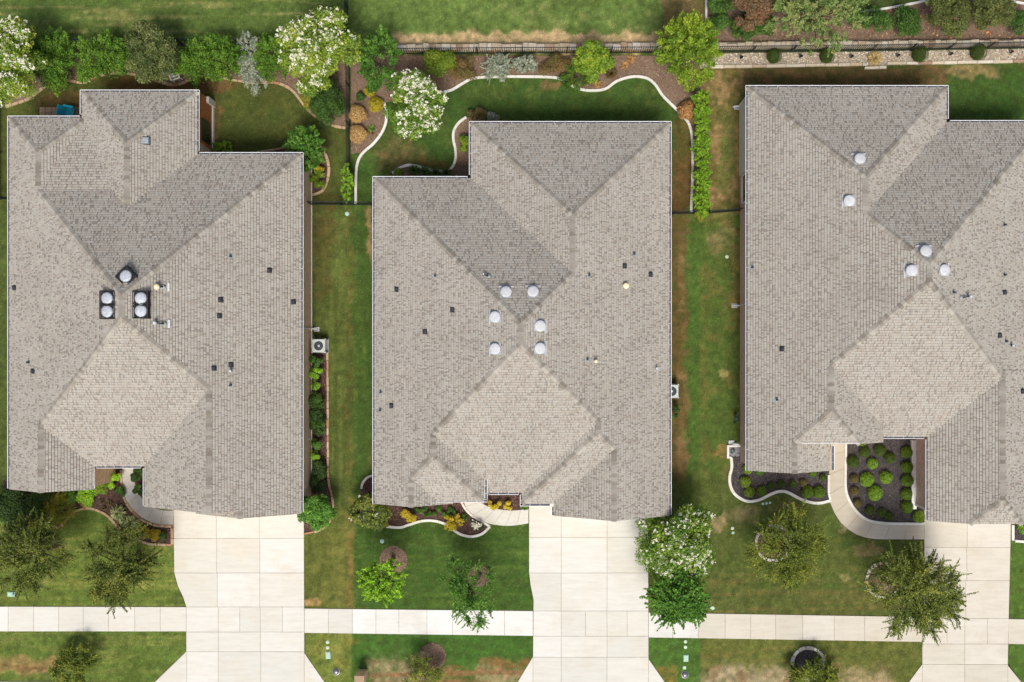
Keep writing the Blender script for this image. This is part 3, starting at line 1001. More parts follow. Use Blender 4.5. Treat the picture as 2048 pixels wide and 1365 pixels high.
# street, kerb (south of the verge)
yk = lambda x: 1363.5 + x * .0085
kerb_root = MB(); kerb_root.box(-30, 30, -60, -59.9, -.4, -.39)
road = MB().prism(pxpoly([(-3000, 1372), (5000, 1400), (5000, 1760), (-3000, 1760)]), -0.3, -0.02)
tag(road.build('road', M['asphalt']), kind='structure')
kb = MB().prism(pxpoly([(-400, yk(-400) - 1), (2600, yk(2600) - 1), (2600, yk(2600) + 16), (-400, yk(-400) + 16)]), -0.2, 0.006)
kerb = tag(kb.build('kerb', M['joint']), kind='structure')
xx = -400
while xx < 2600:
    def kp(x, dy): return G(x, yk(x) + dy)[:2]
    skip = any(a < xx + 50 < b for a, b in ((306, 652), (1033, 1332), (1813, 2047)))
    q = [kp(xx + .5, 0), kp(xx + 99, 0), kp(xx + 99, 15), kp(xx + .5, 15)]
    MB().prism(q[::-1], -.1, 0.03 if skip else 0.06, .01).build('kerb_stone', M['conc'], kerb)
    xx += 100


# ---------------------------------------------------------------- bed edgings
def edging(pts, w, mat, label, cat='edging', piece=34, h=0.1, name='bed_edging', pname='curb_section', group=None, jitter=0.0, closed=False, zoff=0):
    """w, piece in photograph pixels"""
    L = smooth_line(pts, 3.0) if not closed else [Vector(p) for p in pts] + [Vector(pts[0])]
    # flip to metres
    Q = [Vector(G(p.x, p.y)[:2]) for p in L]
    c = Q[len(Q) // 2]
    root = empty(name, (c.x, c.y, 0), label, cat, group)
    seglen = piece / PPM
    acc = 0; start = 0
    chunks = []
    cur = [Q[0]]
    target = seglen * random.uniform(1 - jitter, 1 + jitter)
    for a, b in zip(Q, Q[1:]):
        cur.append(b)
        acc += (b - a).length
        if acc >= target:
            chunks.append(cur); cur = [b]; acc = 0
            target = seglen * random.uniform(1 - jitter, 1 + jitter)
    if len(cur) > 1: chunks.append(cur)
    hw = w / PPM / 2
    for ch in chunks:
        n = len(ch)
        lft = []; rgt = []
        hw2 = hw * random.uniform(1 - jitter * .45, 1 + jitter * .45)
        off = random.uniform(-1, 1) * hw * jitter * .4
        g = .004 + jitter * .02
        for i, p in enumerate(ch):
            d = (ch[min(n - 1, i + 1)] - ch[max(0, i - 1)]).normalized()
            nn = Vector((-d.y, d.x))
            sh = d * (g if i == 0 else (-g if i == n - 1 else 0))
            lft.append(p + nn * (hw2 + off) + sh); rgt.append(p - nn * (hw2 - off) + sh)
        poly = [(q.x - c.x, q.y - c.y) for q in rgt] + [(q.x - c.x, q.y - c.y) for q in lft[::-1]]
        if poly_area(poly) < 0: poly = poly[::-1]
        MB().prism(poly, 0.0, h * random.uniform(1 - jitter * .3, 1 + jitter * .3) + zoff, min(.014, hw * .3)).build(pname, mat, root)
    return root


WC = 5.2
edging(E_H2N, WC, M['curb'], 'long wavy white concrete curb along the back planting bed of the middle house')
edging(E_H2W, WC, M['curb'], 'white curb running down beside the tan dried shrubs west of the middle back yard')
edging(E_H2C, WC, M['curb'], 'S-shaped white curb round the bed in the inner corner of the middle house')
edging(E_H2F, WC, M['curb'], 'wavy white curb in front of the yellow shrubs before the middle house')
edging(E_H2F2, WC - .6, M['curb'], 'white curb between the front bed and the curved path of the middle house')
edging(E_H2A, WC - .6, M['curb'], 'short curved white curb at the south-west corner of the middle house')
edging(E_H3A, WC + .6, M['curb'], 'wavy white curb round the dark mulch bed left of the right house path')
edging([(1657, 950), (1657, 985), (1660, 999)], WC - .8, M['curb'], 'short straight white curb on the left edge of the right house path')
edging([(1691, 880), (1690.5, 930), (1690.5, 975), (1697.5, 1000), (1713.5, 1024), (1735, 1040), (1765, 1046), (1800, 1047.5), (1848, 1047.5)], WC - .2, M['curb'], 'long curved white curb between boxwood bed and curved path', zoff=.0)
edging([(2025, 1050), (2025, 1081)], WC, M['curb'], 'white curb stub beside the right driveway top')
edging([(2029, 1082), (2060, 1084), (2100, 1084)], WC, M['curb'], 'white curb leaving the frame right of the right driveway')
edging([(1412, -55), (1412, 20), (1413, 76)], 4.2, M['curb'], 'straight white curb running north beside the top right shrub bed')
edging([(1720, 23), (1745, 22), (1800, 13), (1860, 0), (1900, -14)], 4.8, M['curb'], 'pale curved curb behind the top right shrubs')
edging([(2020, 2), (2048, 8), (2110, 12)], 4.8, M['curb'], 'pale curb in the top right corner behind the shrubs')
FS = dict(piece=15, pname='edging_stone', jitter=.35, name='stone_edging', h=.09)
edging(E_H1N, 5.2, M['flagstone'], 'wavy tan stone edging along the back bed of the left house', **FS)
edging(E_H1F, 5.0, M['flagstone'], 'curved tan stone edging round the front bed of the left house', **FS)
edging(E_H1W, 4.6, M['flagstone'], 'tan stone edging beside the grey curved path of the left house', **FS)
edging([(345, 1056), (345, 1089)], 6, M['flagstone'], 'short stone edging against the left driveway', **FS)
edging(E_H1E, 4.2, M['flagstone'], 'straight tan stone edging below the air conditioner bed of the left house', **FS)
edging(E_H1T, 5.0, M['flagstone'], 'curved tan stone edging round the small tree east of the left house', **FS)
edging(E_H1U, 3.2, M['flagstone'], 'thin stone edging north of the left house eave', **FS)
LS = dict(piece=30, pname='border_stone', jitter=.3, name='stone_border', h=.12)
edging([(1423, 134.5), (1500, 134), (1600, 132), (1727, 130)], 6, M['limestone'], 'straight limestone border left part below the gravel strip', **LS)
edging([(1773, 128), (1850, 127), (1950, 125), (2048, 123), (2120, 122)], 6, M['limestone'], 'straight limestone border right part below the gravel strip', **LS)
edging([(1728, 137), (1772, 136)], 5, M['limestone'], 'two stone blocks jutting out of the gravel strip border', **{**LS, 'piece': 22})
CB = dict(piece=9, pname='cobble', jitter=.3, name='cobble_ring', h=.13)
edging(ring_pts(1546, 1086, 35, 26), 6, M['cobble'], 'white cobble ring round the tree left of the right house path', closed=True, **CB)
edging(ring_pts(1766, 1160, 34, 26), 6, M['cobble'], 'white cobble ring round the big tree beside the right driveway', closed=True, **CB)
edging(ring_pts(1616, 1327, 32, 40), 6.5, M['cobble'], 'white cobble ring round the verge tree at the lower edge', closed=True, **{**CB, 'piece': 11})


# ---------------------------------------------------------------- stone wall behind the fence
def wall_line(x): return 98.5 - max(0, x - 1310) * .0085 if x > 1310 else 101.5 - (x - 780) * .0045


wroot = empty('garden_wall', (G(1400, 97)[0], G(1400, 97)[1], 0), 'low dry-laid limestone wall behind the picket fence at the top', 'wall')
c0 = wroot.location
core = []
for x in range(778, 2131, 40): core.append(x)
mb = MB()
for a, b in zip(core, core[1:]):
    q = [G(a, wall_line(a) + 2.5), G(b, wall_line(b) + 2.5), G(b, wall_line(b) - 9), G(a, wall_line(a) - 9)]
    mb.prism([(p[0] - c0.x, p[1] - c0.y) for p in q], 0, .33)
mb.build('core', M['joint'], wroot)
for course in range(3):
    x = 778 + course * 4
    z0 = .012 + course * .125
    while x < 2130:
        ln = random.uniform(9, 17) if course < 2 else random.uniform(9, 20)
        yw = wall_line(x) + (3 if course < 2 else 3.6) + random.uniform(-.5, .5)
        dep = random.uniform(9.5, 13.5) if course == 2 else 9
        q = [G(x + .4, yw), G(x + ln - .4, yw + random.uniform(-.3, .3)), G(x + ln - .5, yw - dep + random.uniform(-1.2, .6)), G(x + .5, yw - dep + random.uniform(-1.2, .6))]
        MB().prism([(p[0] - c0.x, p[1] - c0.y) for p in q], z0, z0 + .115 + random.uniform(-.008, .008), .012).build('stone', M['limestone'], wroot)
        x += ln


# ---------------------------------------------------------------- fences
def fence(pts, label, h=1.2, pick=4.4, post=80, group='dark metal picket fences'):
    c = G(*pts[0])
    root = empty('picket_fence', (c[0], c[1], 0), label, 'fence', group)
    pk = MB().box(-.016, .016, -.014, .014, .05, h - .05).mesh('picket', M['fence'])
    ps = MB().box(-.032, .032, -.032, .032, 0, h + .03, bev=.015).mesh('post', M['fence'])
    for (ax, ay), (bx, by) in zip(pts, pts[1:]):
        A = Vector(G(ax, ay)) - Vector(c); B = Vector(G(bx, by)) - Vector(c)
        D = B - A; L = D.length; d = D.normalized()
        ang = math.atan2(d.y, d.x)
        Mx = Matrix.Translation(A) @ Matrix.Rotation(ang, 4, 'Z')
        for z in (.12, h - .06):
            MB().box(.0, L, -.017, .017, z, z + .035, M=Mx).build('rail', M['fence'], root)
        npost = max(1, int(round(L * PPM / post)))
        for i in range(npost + 1):
            o = link('post', ps, root, loc=A + d * (L * i / npost)); o.rotation_euler.z = ang
        npk = int(L * PPM / pick)
        for i in range(1, npk):
            o = link('picket', pk, root, loc=A + d * (L * i / npk)); o.rotation_euler.z = ang
    return root


fence([(2, 212), (2, 398)], 'dark metal fence run at the left edge beside the left house')
fence([(2, 399), (18, 399)], 'short dark fence piece joining the left house wall at the left edge', pick=4)
fence([(-40, 92), (40, 92), (694, 91)], 'dark metal fence behind the back shrubs of the left house', pick=6.5)
fence([(696, -50), (697, 87)], 'dark fence running north from the back yards at the top', pick=6)
fence([(699, 96), (700, 408)], 'dark metal fence between left and middle back yards', pick=5)
fence([(622, 410), (744, 411)], 'dark metal fence closing the gap between left and middle house')
fence([(1345, 429), (1386, 428)], 'short dark fence between the middle house and the bright green hedge')
fence([(1413, 428), (1486, 422)], 'dark fence between the bright green hedge and the right house')
fence([(776, 110), (1045, 108), (1310, 107)], 'long dark picket fence behind the middle back yard before the stone wall')
fence([(1425, 106), (1740, 103), (2125, 95)], 'long dark picket fence above the gravel strip at the top right')

# ================================================================ HOUSES
ZE = 2.9
KE = CAMH / (CAMH - ZE)
PITCH = 0.59


def EX(px): return (px - NX) / KE / PPM


def EY(py): return (NY - py) / KE / PPM


INS = 4.6


class Solid:
    def __init__(s, W=None, E=None, N=None, S=None, cW=None, cE=None, cN=None, cS=None, pN=None):
        s.planes = []   # (tag, n(3), d)  inside: n.p <= d
        s.bounds = [-1e3, 1e3, -1e3, 1e3]
        if W is not None:
            x = EX(W + INS); s.planes.append(('W', (-PITCH, 0, 1), ZE - PITCH * x, x)); s.bounds[0] = x
        if E is not None:
            x = EX(E - INS); s.planes.append(('E', (PITCH, 0, 1), ZE + PITCH * x, x)); s.bounds[1] = x
        if N is not None:
            q = pN or PITCH
            y = EY(N + INS); s.planes.append(('N', (0, q, 1), ZE + q * y, y)); s.bounds[3] = y
        if S is not None:
            y = EY(S - INS); s.planes.append(('S', (0, -PITCH, 1), ZE - PITCH * y, y)); s.bounds[2] = y
        s.nslope = len(s.planes)
        for t, v in (('cW', cW), ('cE', cE)):
            if v is not None:
                x = EX(v); n = (-1, 0, 0) if t == 'cW' else (1, 0, 0)
                s.planes.append((t, n, -x if t == 'cW' else x, x)); s.bounds[0 if t == 'cW' else 1] = x
        for t, v in (('cN', cN), ('cS', cS)):
            if v is not None:
                y = EY(v); n = (0, 1, 0) if t == 'cN' else (0, -1, 0)
                s.planes.append((t, n, y if t == 'cN' else -y, y)); s.bounds[3 if t == 'cN' else 2] = y
        s.planes.append(('B', (0, 0, -1), -ZE, 0))

    def height(s, x, y):
        if not (s.bounds[0] - 1e-6 <= x <= s.bounds[1] + 1e-6 and s.bounds[2] - 1e-6 <= y <= s.bounds[3] + 1e-6): return -1
        return min(d - n[0] * x - n[1] * y for t, n, d, _ in s.planes[:s.nslope])


def clip3(poly, n, d, keep_in=True):
    out = []
    m = len(poly)
    if m == 0: return out
    v = [n[0] * p[0] + n[1] * p[1] + n[2] * p[2] - d for p in poly]
    if not keep_in: v = [-t for t in v]
    for i in range(m):
        j = (i + 1) % m
        a, b = v[i], v[j]
        if a <= 1e-7: out.append(poly[i])
        if (a < -1e-7 and b > 1e-7) or (a > 1e-7 and b < -1e-7):
            t = a / (a - b)
            out.append(tuple(poly[i][k] + (poly[j][k] - poly[i][k]) * t for k in range(3)))
    return out if len(out) >= 3 else []


def area3(p):
    if len(p) < 3: return 0
    s = Vector((0, 0, 0)); a = Vector(p[0])
    for i in range(1, len(p) - 1):
        s += (Vector(p[i]) - a).cross(Vector(p[i + 1]) - a)
    return s.length / 2


def same_plane(pa, pb):
    return abs(pa[1][0] - pb[1][0]) < 1e-6 and abs(pa[1][1] - pb[1][1]) < 1e-6 and abs(pa[1][2] - pb[1][2]) < 1e-6 and abs(pa[2] - pb[2]) < 1e-5


def visible_pieces(sol, i, pl):
    S = sol[i]
    t, n, d, e = pl
    b = 60
    if t in ('W', 'E'):
        f = lambda x, y: (x, y, d - n[0] * x)
    elif t in ('N', 'S'):
        f = lambda x, y: (x, y, d - n[1] * y)
    if t in 'WENS':
        poly = [f(-b, -b), f(b, -b), f(b, b), f(-b, b)]
    elif t in ('cW', 'cE'):
        poly = [(e, -b, -b), (e, b, -b), (e, b, b), (e, -b, b)]
    else:
        poly = [(-b, e, -b), (b, e, -b), (b, e, b), (-b, e, b)]
    for q in S.planes:
        if q is pl: continue
        poly = clip3(poly, q[1], q[2])
    if not poly: return []
    pieces = [poly]
    for j, T in enumerate(sol):
        if j == i: continue
        cop = [q for q in T.planes if same_plane(q, pl)]
        if cop and j > i: continue
        new = []
        for P in pieces:
            cur = P; outs = []
            for q in T.planes:
                if q in cop or q[0] == 'B': continue
                o = clip3(cur, q[1], q[2], keep_in=False)
                if o and area3(o) > 1e-4: outs.append(o)
                cur = clip3(cur, q[1], q[2])
                if not cur: break
            if not cur or area3(cur) < 1e-4:
                new.append(P)      # not cut at all
            else:
                new += outs
        pieces = new
    return pieces


def up_seg(sol, i, pa, pb):
    """visible parts of the hip/ridge between two slopes of solid i"""
    na, nb = Vector(pa[1]), Vector(pb[1])
    dr = na.cross(nb)
    if dr.length < 1e-6: return []
    dr.normalize()
    # point on both planes
    A = Matrix((pa[1], pb[1], tuple(dr)))
    p0 = A.inverted() @ Vector((pa[2], pb[2], 0))

    def clipseg(t0, t1, planes, inside=True, eps=0):
        for q in planes:
            n = Vector(q[1]); v0 = n.dot(p0) - q[2] + eps; v1 = n.dot(dr)
            if abs(v1) < 1e-9:
                if v0 > 1e-6: return None
                continue
            t = -v0 / v1
            if v1 > 0: t1 = min(t1, t)
            else: t0 = max(t0, t)
        return (t0, t1) if t1 - t0 > .02 else None
    s = clipseg(-100, 100, [q for q in sol[i].planes if q is not pa and q is not pb])
    if not s: return []
    segs = [s]
    for j, T in enumerate(sol):
        if j == i: continue
        pls = [q for q in T.planes if q[0] != 'B' and not same_plane(q, pa) and not same_plane(q, pb)]
        new = []
        for a, b in segs:
            r = clipseg(a, b, pls, eps=1e-4)
            if not r: new.append((a, b)); continue
            if r[0] - a > .02: new.append((a, r[0]))
            if b - r[1] > .02: new.append((r[1], b))
        segs = new
    return [(p0 + dr * a, p0 + dr * b) for a, b in segs]


def roof_z(sol, x, y):
    return max(s.height(x, y) for s in sol)


def roof_hit(sol, px, py, up=0.0):
    """where the sight line through a photograph pixel meets the roof"""
    z = 4.5
    for _ in range(40):
        x, y, _z = G(px, py, z)
        z2 = roof_z(sol, x, y) + up
        z = z * .4 + z2 * .6
    x, y, _z = G(px, py, z)
    s = max(sol, key=lambda q: q.height(x, y))
    t = min(s.planes[:s.nslope], key=lambda q: q[2] - q[1][0] * x - q[1][1] * y)
    return Vector((x, y, z - up)), Vector(t[1]).normalized(), t[0]


EXPO = 0.145


def shingle_roof(house, sol, seed):
    rg = np.random.RandomState(seed)
    V = []; F = []; T = []
    deck = MB()
    fascia = MB()
    for i, S in enumerate(sol):
        for pl in S.planes:
            t, n, d, e = pl
            if t == 'B': continue
            pcs = visible_pieces(sol, i, pl)
            if t[0] == 'c':
                for P in pcs:
                    P2 = clip3(P, (0, 0, -1), -ZE + .001)
                    if P2 and area3(P2) > .01:
                        nv = Vector(n)
                        a = Vector(P2[0]); nn = (Vector(P2[1]) - a).cross(Vector(P2[2]) - a)
                        if nn.dot(nv) < 0: P2 = P2[::-1]
                        P2 = [tuple(Vector(q) - nv * .015 - Vector((0, 0, .012))) for q in P2]
                        fascia.add(P2, [tuple(range(len(P2)))])
                continue
            nv = Vector(n).normalized()
            # up-slope (v) and along-eave (u) axes
            if t == 'W': u, up = Vector((0, 1, 0)), Vector((1, 0, PITCH))
            elif t == 'E': u, up = Vector((0, 1, 0)), Vector((-1, 0, PITCH))
            elif t == 'N': u, up = Vector((1, 0, 0)), Vector((0, -1, n[1]))
            else: u, up = Vector((1, 0, 0)), Vector((0, 1, PITCH))
            up.normalize()
            org = Vector((e, 0, ZE)) if t in 'WE' else Vector((0, e, ZE))
            for P in pcs:
                a = Vector(P[0]); nn = (Vector(P[1]) - a).cross(Vector(P[2]) - a)
                if nn.z < 0: P = P[::-1]
                deck.add([tuple(Vector(q) - Vector((0, 0, .006))) for q in P], [tuple(range(len(P)))])
                uv = [((Vector(q) - org).dot(u), (Vector(q) - org).dot(up)) for q in P]
                if poly_area(uv) < 0: uv = uv[::-1]
                us = [q[0] for q in uv]; vs = [q[1] for q in uv]
                # edge half spaces in uv
                ed = []
                m = len(uv)
                for k in range(m):
                    (x0, y0), (x1, y1) = uv[k], uv[(k + 1) % m]
                    nx, ny = (y1 - y0), -(x1 - x0)
                    l = math.hypot(nx, ny)
                    if l < 1e-6: continue
                    nx /= l; ny /= l
                    ed.append((nx, ny, nx * x0 + ny * y0))
                c0 = int(math.floor(min(vs) / EXPO)); c1 = int(math.ceil(max(vs) / EXPO))
                for c in range(c0, c1):
                    r2 = np.random.RandomState((seed * 7919 + c * 131 + hash(t) % 1 + 'WENS'.index(t) * 17) % 2 ** 31)
                    w = r2.uniform(.08, .14, 800); nar = r2.rand(800) < .28; w[nar] = r2.uniform(.04, .065, nar.sum())
                    x = np.cumsum(w) - 31 + r2.rand() * .2
                    tone = np.where(nar, r2.rand(800) * .16, .18 + .82 * r2.rand(800)); thick = np.where(nar, .006, r2.choice([.020, .030], 800))
                    v0, v1 = c * EXPO, (c + 1) * EXPO
                    lo = np.searchsorted(x, min(us)); hi = np.searchsorted(x, max(us)) + 1
                    for k in range(max(lo, 1), min(hi, 799)):
                        q = [(x[k - 1] + .002, v0), (x[k] - .002, v0), (x[k] - .002, v1 - .021), (x[k - 1] + .002, v1 - .021)]  # dark felt slot stands in for butt shadow and printed band
                        inside = True
                        for ex, ey, ew in ed:
                            vals = [ex * a_[0] + ey * a_[1] - ew for a_ in q]
                            mx = max(vals)
                            if min(vals) >= -1e-6: q = None; break
                            if mx > 1e-6:
                                out = []
                                mm = len(q)
                                for s_ in range(mm):
                                    aa, bb = vals[s_], vals[(s_ + 1) % mm]
                                    if aa <= 0: out.append(q[s_])
                                    if (aa < 0 < bb) or (bb < 0 < aa):
                                        tt = aa / (aa - bb)
                                        A_, B_ = q[s_], q[(s_ + 1) % mm]
                                        out.append((A_[0] + (B_[0] - A_[0]) * tt, A_[1] + (B_[1] - A_[1]) * tt))
                                q = out
                                if len(q) < 3: q = None; break
                        if q is None: continue
                        th = thick[k]
                        base = len(V)
                        for (uu, vv) in q:
                            hgt = th * (1 - .75 * (vv - v0) / EXPO) + .004
                            V.append(tuple(org + u * uu + up * vv + nv * hgt))
                        fc = tuple(range(base, base + len(q)))
                        # orientation
                        if u.cross(up).dot(nv) < 0: fc = fc[::-1]
                        F.append(fc); T.append(tone[k])
                        lowi = [s_ for s_ in range(len(q)) if abs(q[s_][1] - v0) < 1e-5]
                        if len(lowi) == 2:
                            b2 = len(V)
                            for s_ in lowi:
                                V.append(tuple(org + u * q[s_][0] + up * v0 - nv * .002))
                            F.append((base + lowi[0], base + lowi[1], b2 + 1, b2)); T.append(tone[k])
    roof = deck.build('roof', M['deck'], house)
    me = bpy.data.meshes.new('shingles')
    me.from_pydata(V, [], F); me.update()
    a = me.attributes.new('tone', 'FLOAT', 'FACE')
    a.data.foreach_set('value', np.array(T, dtype=np.float32))
    me.materials.append(M['shingle'])
    tag(link('shingles', me, roof), kind='stuff')
    if fascia.v: fascia.build('gable_board', M['trim'], roof)
    # ridge and hip caps
    caps = []
    for i, S in enumerate(sol):
        sl = S.planes[:S.nslope]
        for a_ in range(len(sl)):
            for b_ in range(a_ + 1, len(sl)):
                for p, q in up_seg(sol, i, sl[a_], sl[b_]):
                    caps.append((p, q, Vector(sl[a_][1]).normalized(), Vector(sl[b_][1]).normalized()))
    metas = []
    for p, q, n1, n2 in caps:
        if q.z < p.z: p, q = q, p
        D = q - p; L = D.length; d = D.normalized()
        nm = (n1 + n2).normalized()
        s1 = d.cross(n1).normalized(); s2 = d.cross(n2).normalized()
        # point down-slope on each side
        if s1.z > 0: s1 = -s1
        if s2.z > 0: s2 = -s2
        ex = .2
        n = max(1, int(round(L / ex))); ex = L / n
        hw = .15
        vs = []
        for (tt, hh) in ((-.02, .045), (ex, .026)):
            vs += [s1 * hw + n1 * (hh - .004) + d * tt, nm * (hh + .01) + d * tt, s2 * hw + n2 * (hh - .004) + d * tt]
        vs += [s1 * hw - d * .02 - n1 * .003, -d * .02, s2 * hw - d * .02 - n2 * .003]
        fs = [(0, 1, 4, 3), (1, 2, 5, 4), (0, 6, 7, 1), (1, 7, 8, 2)]
        if (vs[1] - vs[0]).cross(vs[4] - vs[0]).z < 0: fs = [f[::-1] for f in fs]
        metas.append((vs, fs, p, d, ex, n))
    cnt = 0
    rest = MB()
    for vs, fs, p, d, ex, n in metas:
        me = bpy.data.meshes.new('ridge_shingle')
        me.from_pydata([tuple(v) for v in vs], [], fs); me.update(); me.materials.append(M['cap'])
        for k in range(n):
            pos = p + d * (ex * k)
            if cnt < 300:
                link('ridge_shingle', me, roof, loc=pos); cnt += 1
            else:
                rest.add([tuple(v + pos) for v in vs], fs)
    if rest.v:
        ro = tag(rest.build('ridge_shingles_rest', M['cap_rest'], roof), kind='stuff')
        at = ro.data.attributes.new('tone', 'FLOAT', 'FACE')
        at.data.foreach_set('value', np.repeat(rg.rand(len(rest.f) // 4), 4).astype(np.float32))
    return roof


def gutter(house, x0, y0, x1, y1, side, z=ZE, ends=True, hang=20.5):
    """px of the outer lip; side = outward compass direction"""
    k = (CAMH - z) / CAMH
    g = lambda x, y: Vector(((x - NX) / PPM * k, (NY - y) / PPM * k, 0))
    A, B = g(x0, y0), g(x1, y1)
    out = {'N': Vector((0, 1, 0)), 'S': Vector((0, -1, 0)), 'E': Vector((1, 0, 0)), 'W': Vector((-1, 0, 0))}[side]
    d = (B - A); L = d.length; d.normalize()
    # align exactly with the axis
    w = .15
    o0 = -w        # inner side offset
    zt = z + .02; zb = z - .09
    mb = MB()
    up = Vector((0, 0, 1))

    def pt(t, o, zz): return tuple(A + d * t + out * o + up * zz)
    prof = [(o0, zt - .01), (o0, zb), (-.02, zb), (.0, zt), (-.022, zt), (-.034, zb + .012), (o0 + .012, zb + .012), (o0 + .012, zt - .01)]
    n = len(prof)
    vs = [pt(0, o, zz) for o, zz in prof] + [pt(L, o, zz) for o, zz in prof]
    fs = [(i, (i + 1) % n, n + (i + 1) % n, n + i) for i in range(n)]
    fs += [tuple(range(n))[::-1], tuple(range(n, 2 * n))]
    mb.add(vs, fs)
    for t in (0, L - .006):
        vs = [pt(t, o0, zt - .01), pt(t, o0, zb), pt(t, -.02, zb), pt(t, 0, zt)]
        vs2 = [pt(t + .006, o0, zt - .01), pt(t + .006, o0, zb), pt(t + .006, -.02, zb), pt(t + .006, 0, zt)]
        mb.add(vs + vs2, [(0, 1, 2, 3), (7, 6, 5, 4), (0, 3, 7, 4), (3, 2, 6, 7)])
    o = mb.build('gutter', M['gutter'], house)
    fl = MB()
    zf = zt - .035
    vs = [pt(.01, o0 + .002, zf), pt(L - .01, o0 + .002, zf), pt(L - .01, -.016, zf), pt(.01, -.016, zf)]
    fl.add(vs, [(0, 1, 2, 3)])
    fl.build('trough', M['gutter_in'], o)
    nh = max(1, int(L * PPM / hang))
    hb = MB()
    for i in range(1, nh + 1):
        t = L * i / (nh + 1) if nh > 1 else L / 2
        q = [pt(t - .012, o0 - .03, zt + .004), pt(t + .012, o0 - .03, zt + .004), pt(t + .012, -.012, zt + .004), pt(t - .012, -.012, zt + .004)]
        q2 = [(a, b, c - .012) for a, b, c in q]
        hb.add(q + q2, [(0, 1, 2, 3), (7, 6, 5, 4), (0, 4, 5, 1), (1, 5, 6, 2), (2, 6, 7, 3), (3, 7, 4, 0)])
    tag(hb.build('gutter_hangers', M['galv'], o), kind='stuff')


def walls(house, sol, mat, over=.22):
    w = MB(); sf = MB()
    fr = None
    for i, S in enumerate(sol):
        x0, x1, y0, y1 = S.bounds
        x0 = max(x0, min(s.bounds[0] for s in sol if s.bounds[0] > -900)); x1 = min(x1, max(s.bounds[1] for s in sol if s.bounds[1] < 900))
        y0 = max(y0, min(s.bounds[2] for s in sol if s.bounds[2] > -900)); y1 = min(y1, max(s.bounds[3] for s in sol if s.bounds[3] < 900))
        o = getattr(S, 'over', over) + .003 * i
        w.box(x0 + o, x1 - o, y0 + o, y1 - o, 0, ZE - .12 - .002 * i)
        sf.box(x0 + .01, x1 - .01, y0 + .01, y1 - .01, ZE - .11 + .003 * i, ZE - .02 - .003 * i)
    w.build('wall', mat, house)
    sf.build('soffit', M['soffit'], house)


def opening(house, name, side, c, z0, z1, half, depth_pos, mat, frame=True, sub=None):
    """window/door on a wall: side direction, c along-wall centre (m), depth_pos wall plane coordinate"""
    mb = MB()
    sgn = 1 if side in 'NE' else -1
    t = .05

    def bx(m, a0, a1, zz0, zz1, t0, t1):
        lo, hi = sorted((depth_pos + sgn * t0, depth_pos + sgn * t1))
        if side in 'NS': m.box(a0, a1, lo, hi, zz0, zz1)
        else: m.box(lo, hi, a0, a1, zz0, zz1)
    bx(mb, c - half, c + half, z0, z1, -.05, .02)
    o = mb.build(name, mat, house)
    if frame:
        fm = MB()
        bx(fm, c - half - .07, c - half, z0 - .07, z1 + .07, -.02, .05)
        bx(fm, c + half, c + half + .07, z0 - .07, z1 + .07, -.02, .05)
        bx(fm, c - half, c + half, z1, z1 + .07, -.02, .05)
        bx(fm, c - half, c + half, z0 - .07, z0, -.02, .06)
        fm.build('frame', M['white'], o)
    if sub == 'garage':
        for r in range(4):
            for q in range(4):
                pm = MB(); a = c - half + (2 * half) * (q + .08) / 4; b = c - half + 2 * half * (q + .92) / 4
                zz = z0 + (z1 - z0) * (r + .1) / 4; z2 = z0 + (z1 - z0) * (r + .9) / 4
                bx(pm, a, b, zz, z2, .02, .035)
                pm.build('door_panel', M['white'], o)
    return o


def house(label, sol, mat, gut, seed, over=.17):
    xs = [s.bounds for s in sol]
    o = empty('house', (0, 0, 0), label, 'house', 'grey-shingled single storey houses')
    b = sol[0].bounds
    o.location = ((b[0] + b[1]) / 2, (b[2] + b[3]) / 2, 0)
    h = empty('tmp', (0, 0, 0))
    shingle_roof(h, sol, seed)
    walls(h, sol, mat, over)
    for g in gut: gutter(h, *g[:5], **(g[5] if len(g) > 5 else {}))
    return o, h


def finish_house(o, h):
    """re-parent the parts built in world space under the house empty"""
    off = Vector(o.location)
    for c in list(h.children):
        c.parent = o
        c.location = Vector(c.location) - off
    bpy.data.objects.remove(h)


H1 = [Solid(W=15, E=607, N=305, S=937), Solid(W=15, E=179, N=232, cS=450), Solid(W=160, E=399, N=180, cS=800),
      Solid(N=232, cW=97, cE=282, cS=400, pN=.309), Solid(W=15, E=194, cN=700, cS=979), Solid(W=285, E=607, cN=600, cS=1014), Solid(W=387, E=607, cN=780, cS=1028)]
H2 = [Solid(W=745, E=1343, N=353, S=990), Solid(W=938, E=1343, N=243, cS=700), Solid(W=745, E=1001, S=1034, cE=973, cN=800, cS=1002),
      Solid(W=745, E=910, cN=900, cS=1008), Solid(W=1040, E=1343, S=1012, cN=750), Solid(W=1103, E=1343, cN=800, cS=1032)]
H3 = [Solid(W=1491, E=2095, N=241, S=878), Solid(W=1491, E=1897, N=171, cS=600), Solid(W=1491, E=1787, S=966, cE=1762, cN=700, cS=884.5),
      Solid(W=1491, E=1664, cN=750, cS=942), Solid(W=1851, E=2098, S=1114, cN=740, cS=1042)]
H3[4].over = .42
ZR2 = ZE + PITCH * 28 / KE / PPM
ZR2s = ZE + PITCH * 31 / KE / PPM
ZR3e = ZE + PITCH * 24 / KE / PPM
ZR3s = ZE + PITCH * 80 / KE / PPM
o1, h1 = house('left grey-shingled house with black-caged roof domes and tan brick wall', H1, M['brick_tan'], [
    (15, 232, 160, 232, 'N'), (160, 180, 399, 180, 'N'), (399, 305, 607, 305, 'N'), (15, 232, 15, 977, 'W'), (160, 180, 160, 229, 'W'),
    (399, 180, 399, 302, 'E'), (607, 305, 607, 1024, 'E'), (193, 937, 282, 937, 'S'), (190, 940, 190, 977, 'E'), (286, 937, 286, 1012, 'W')], 101, .09)
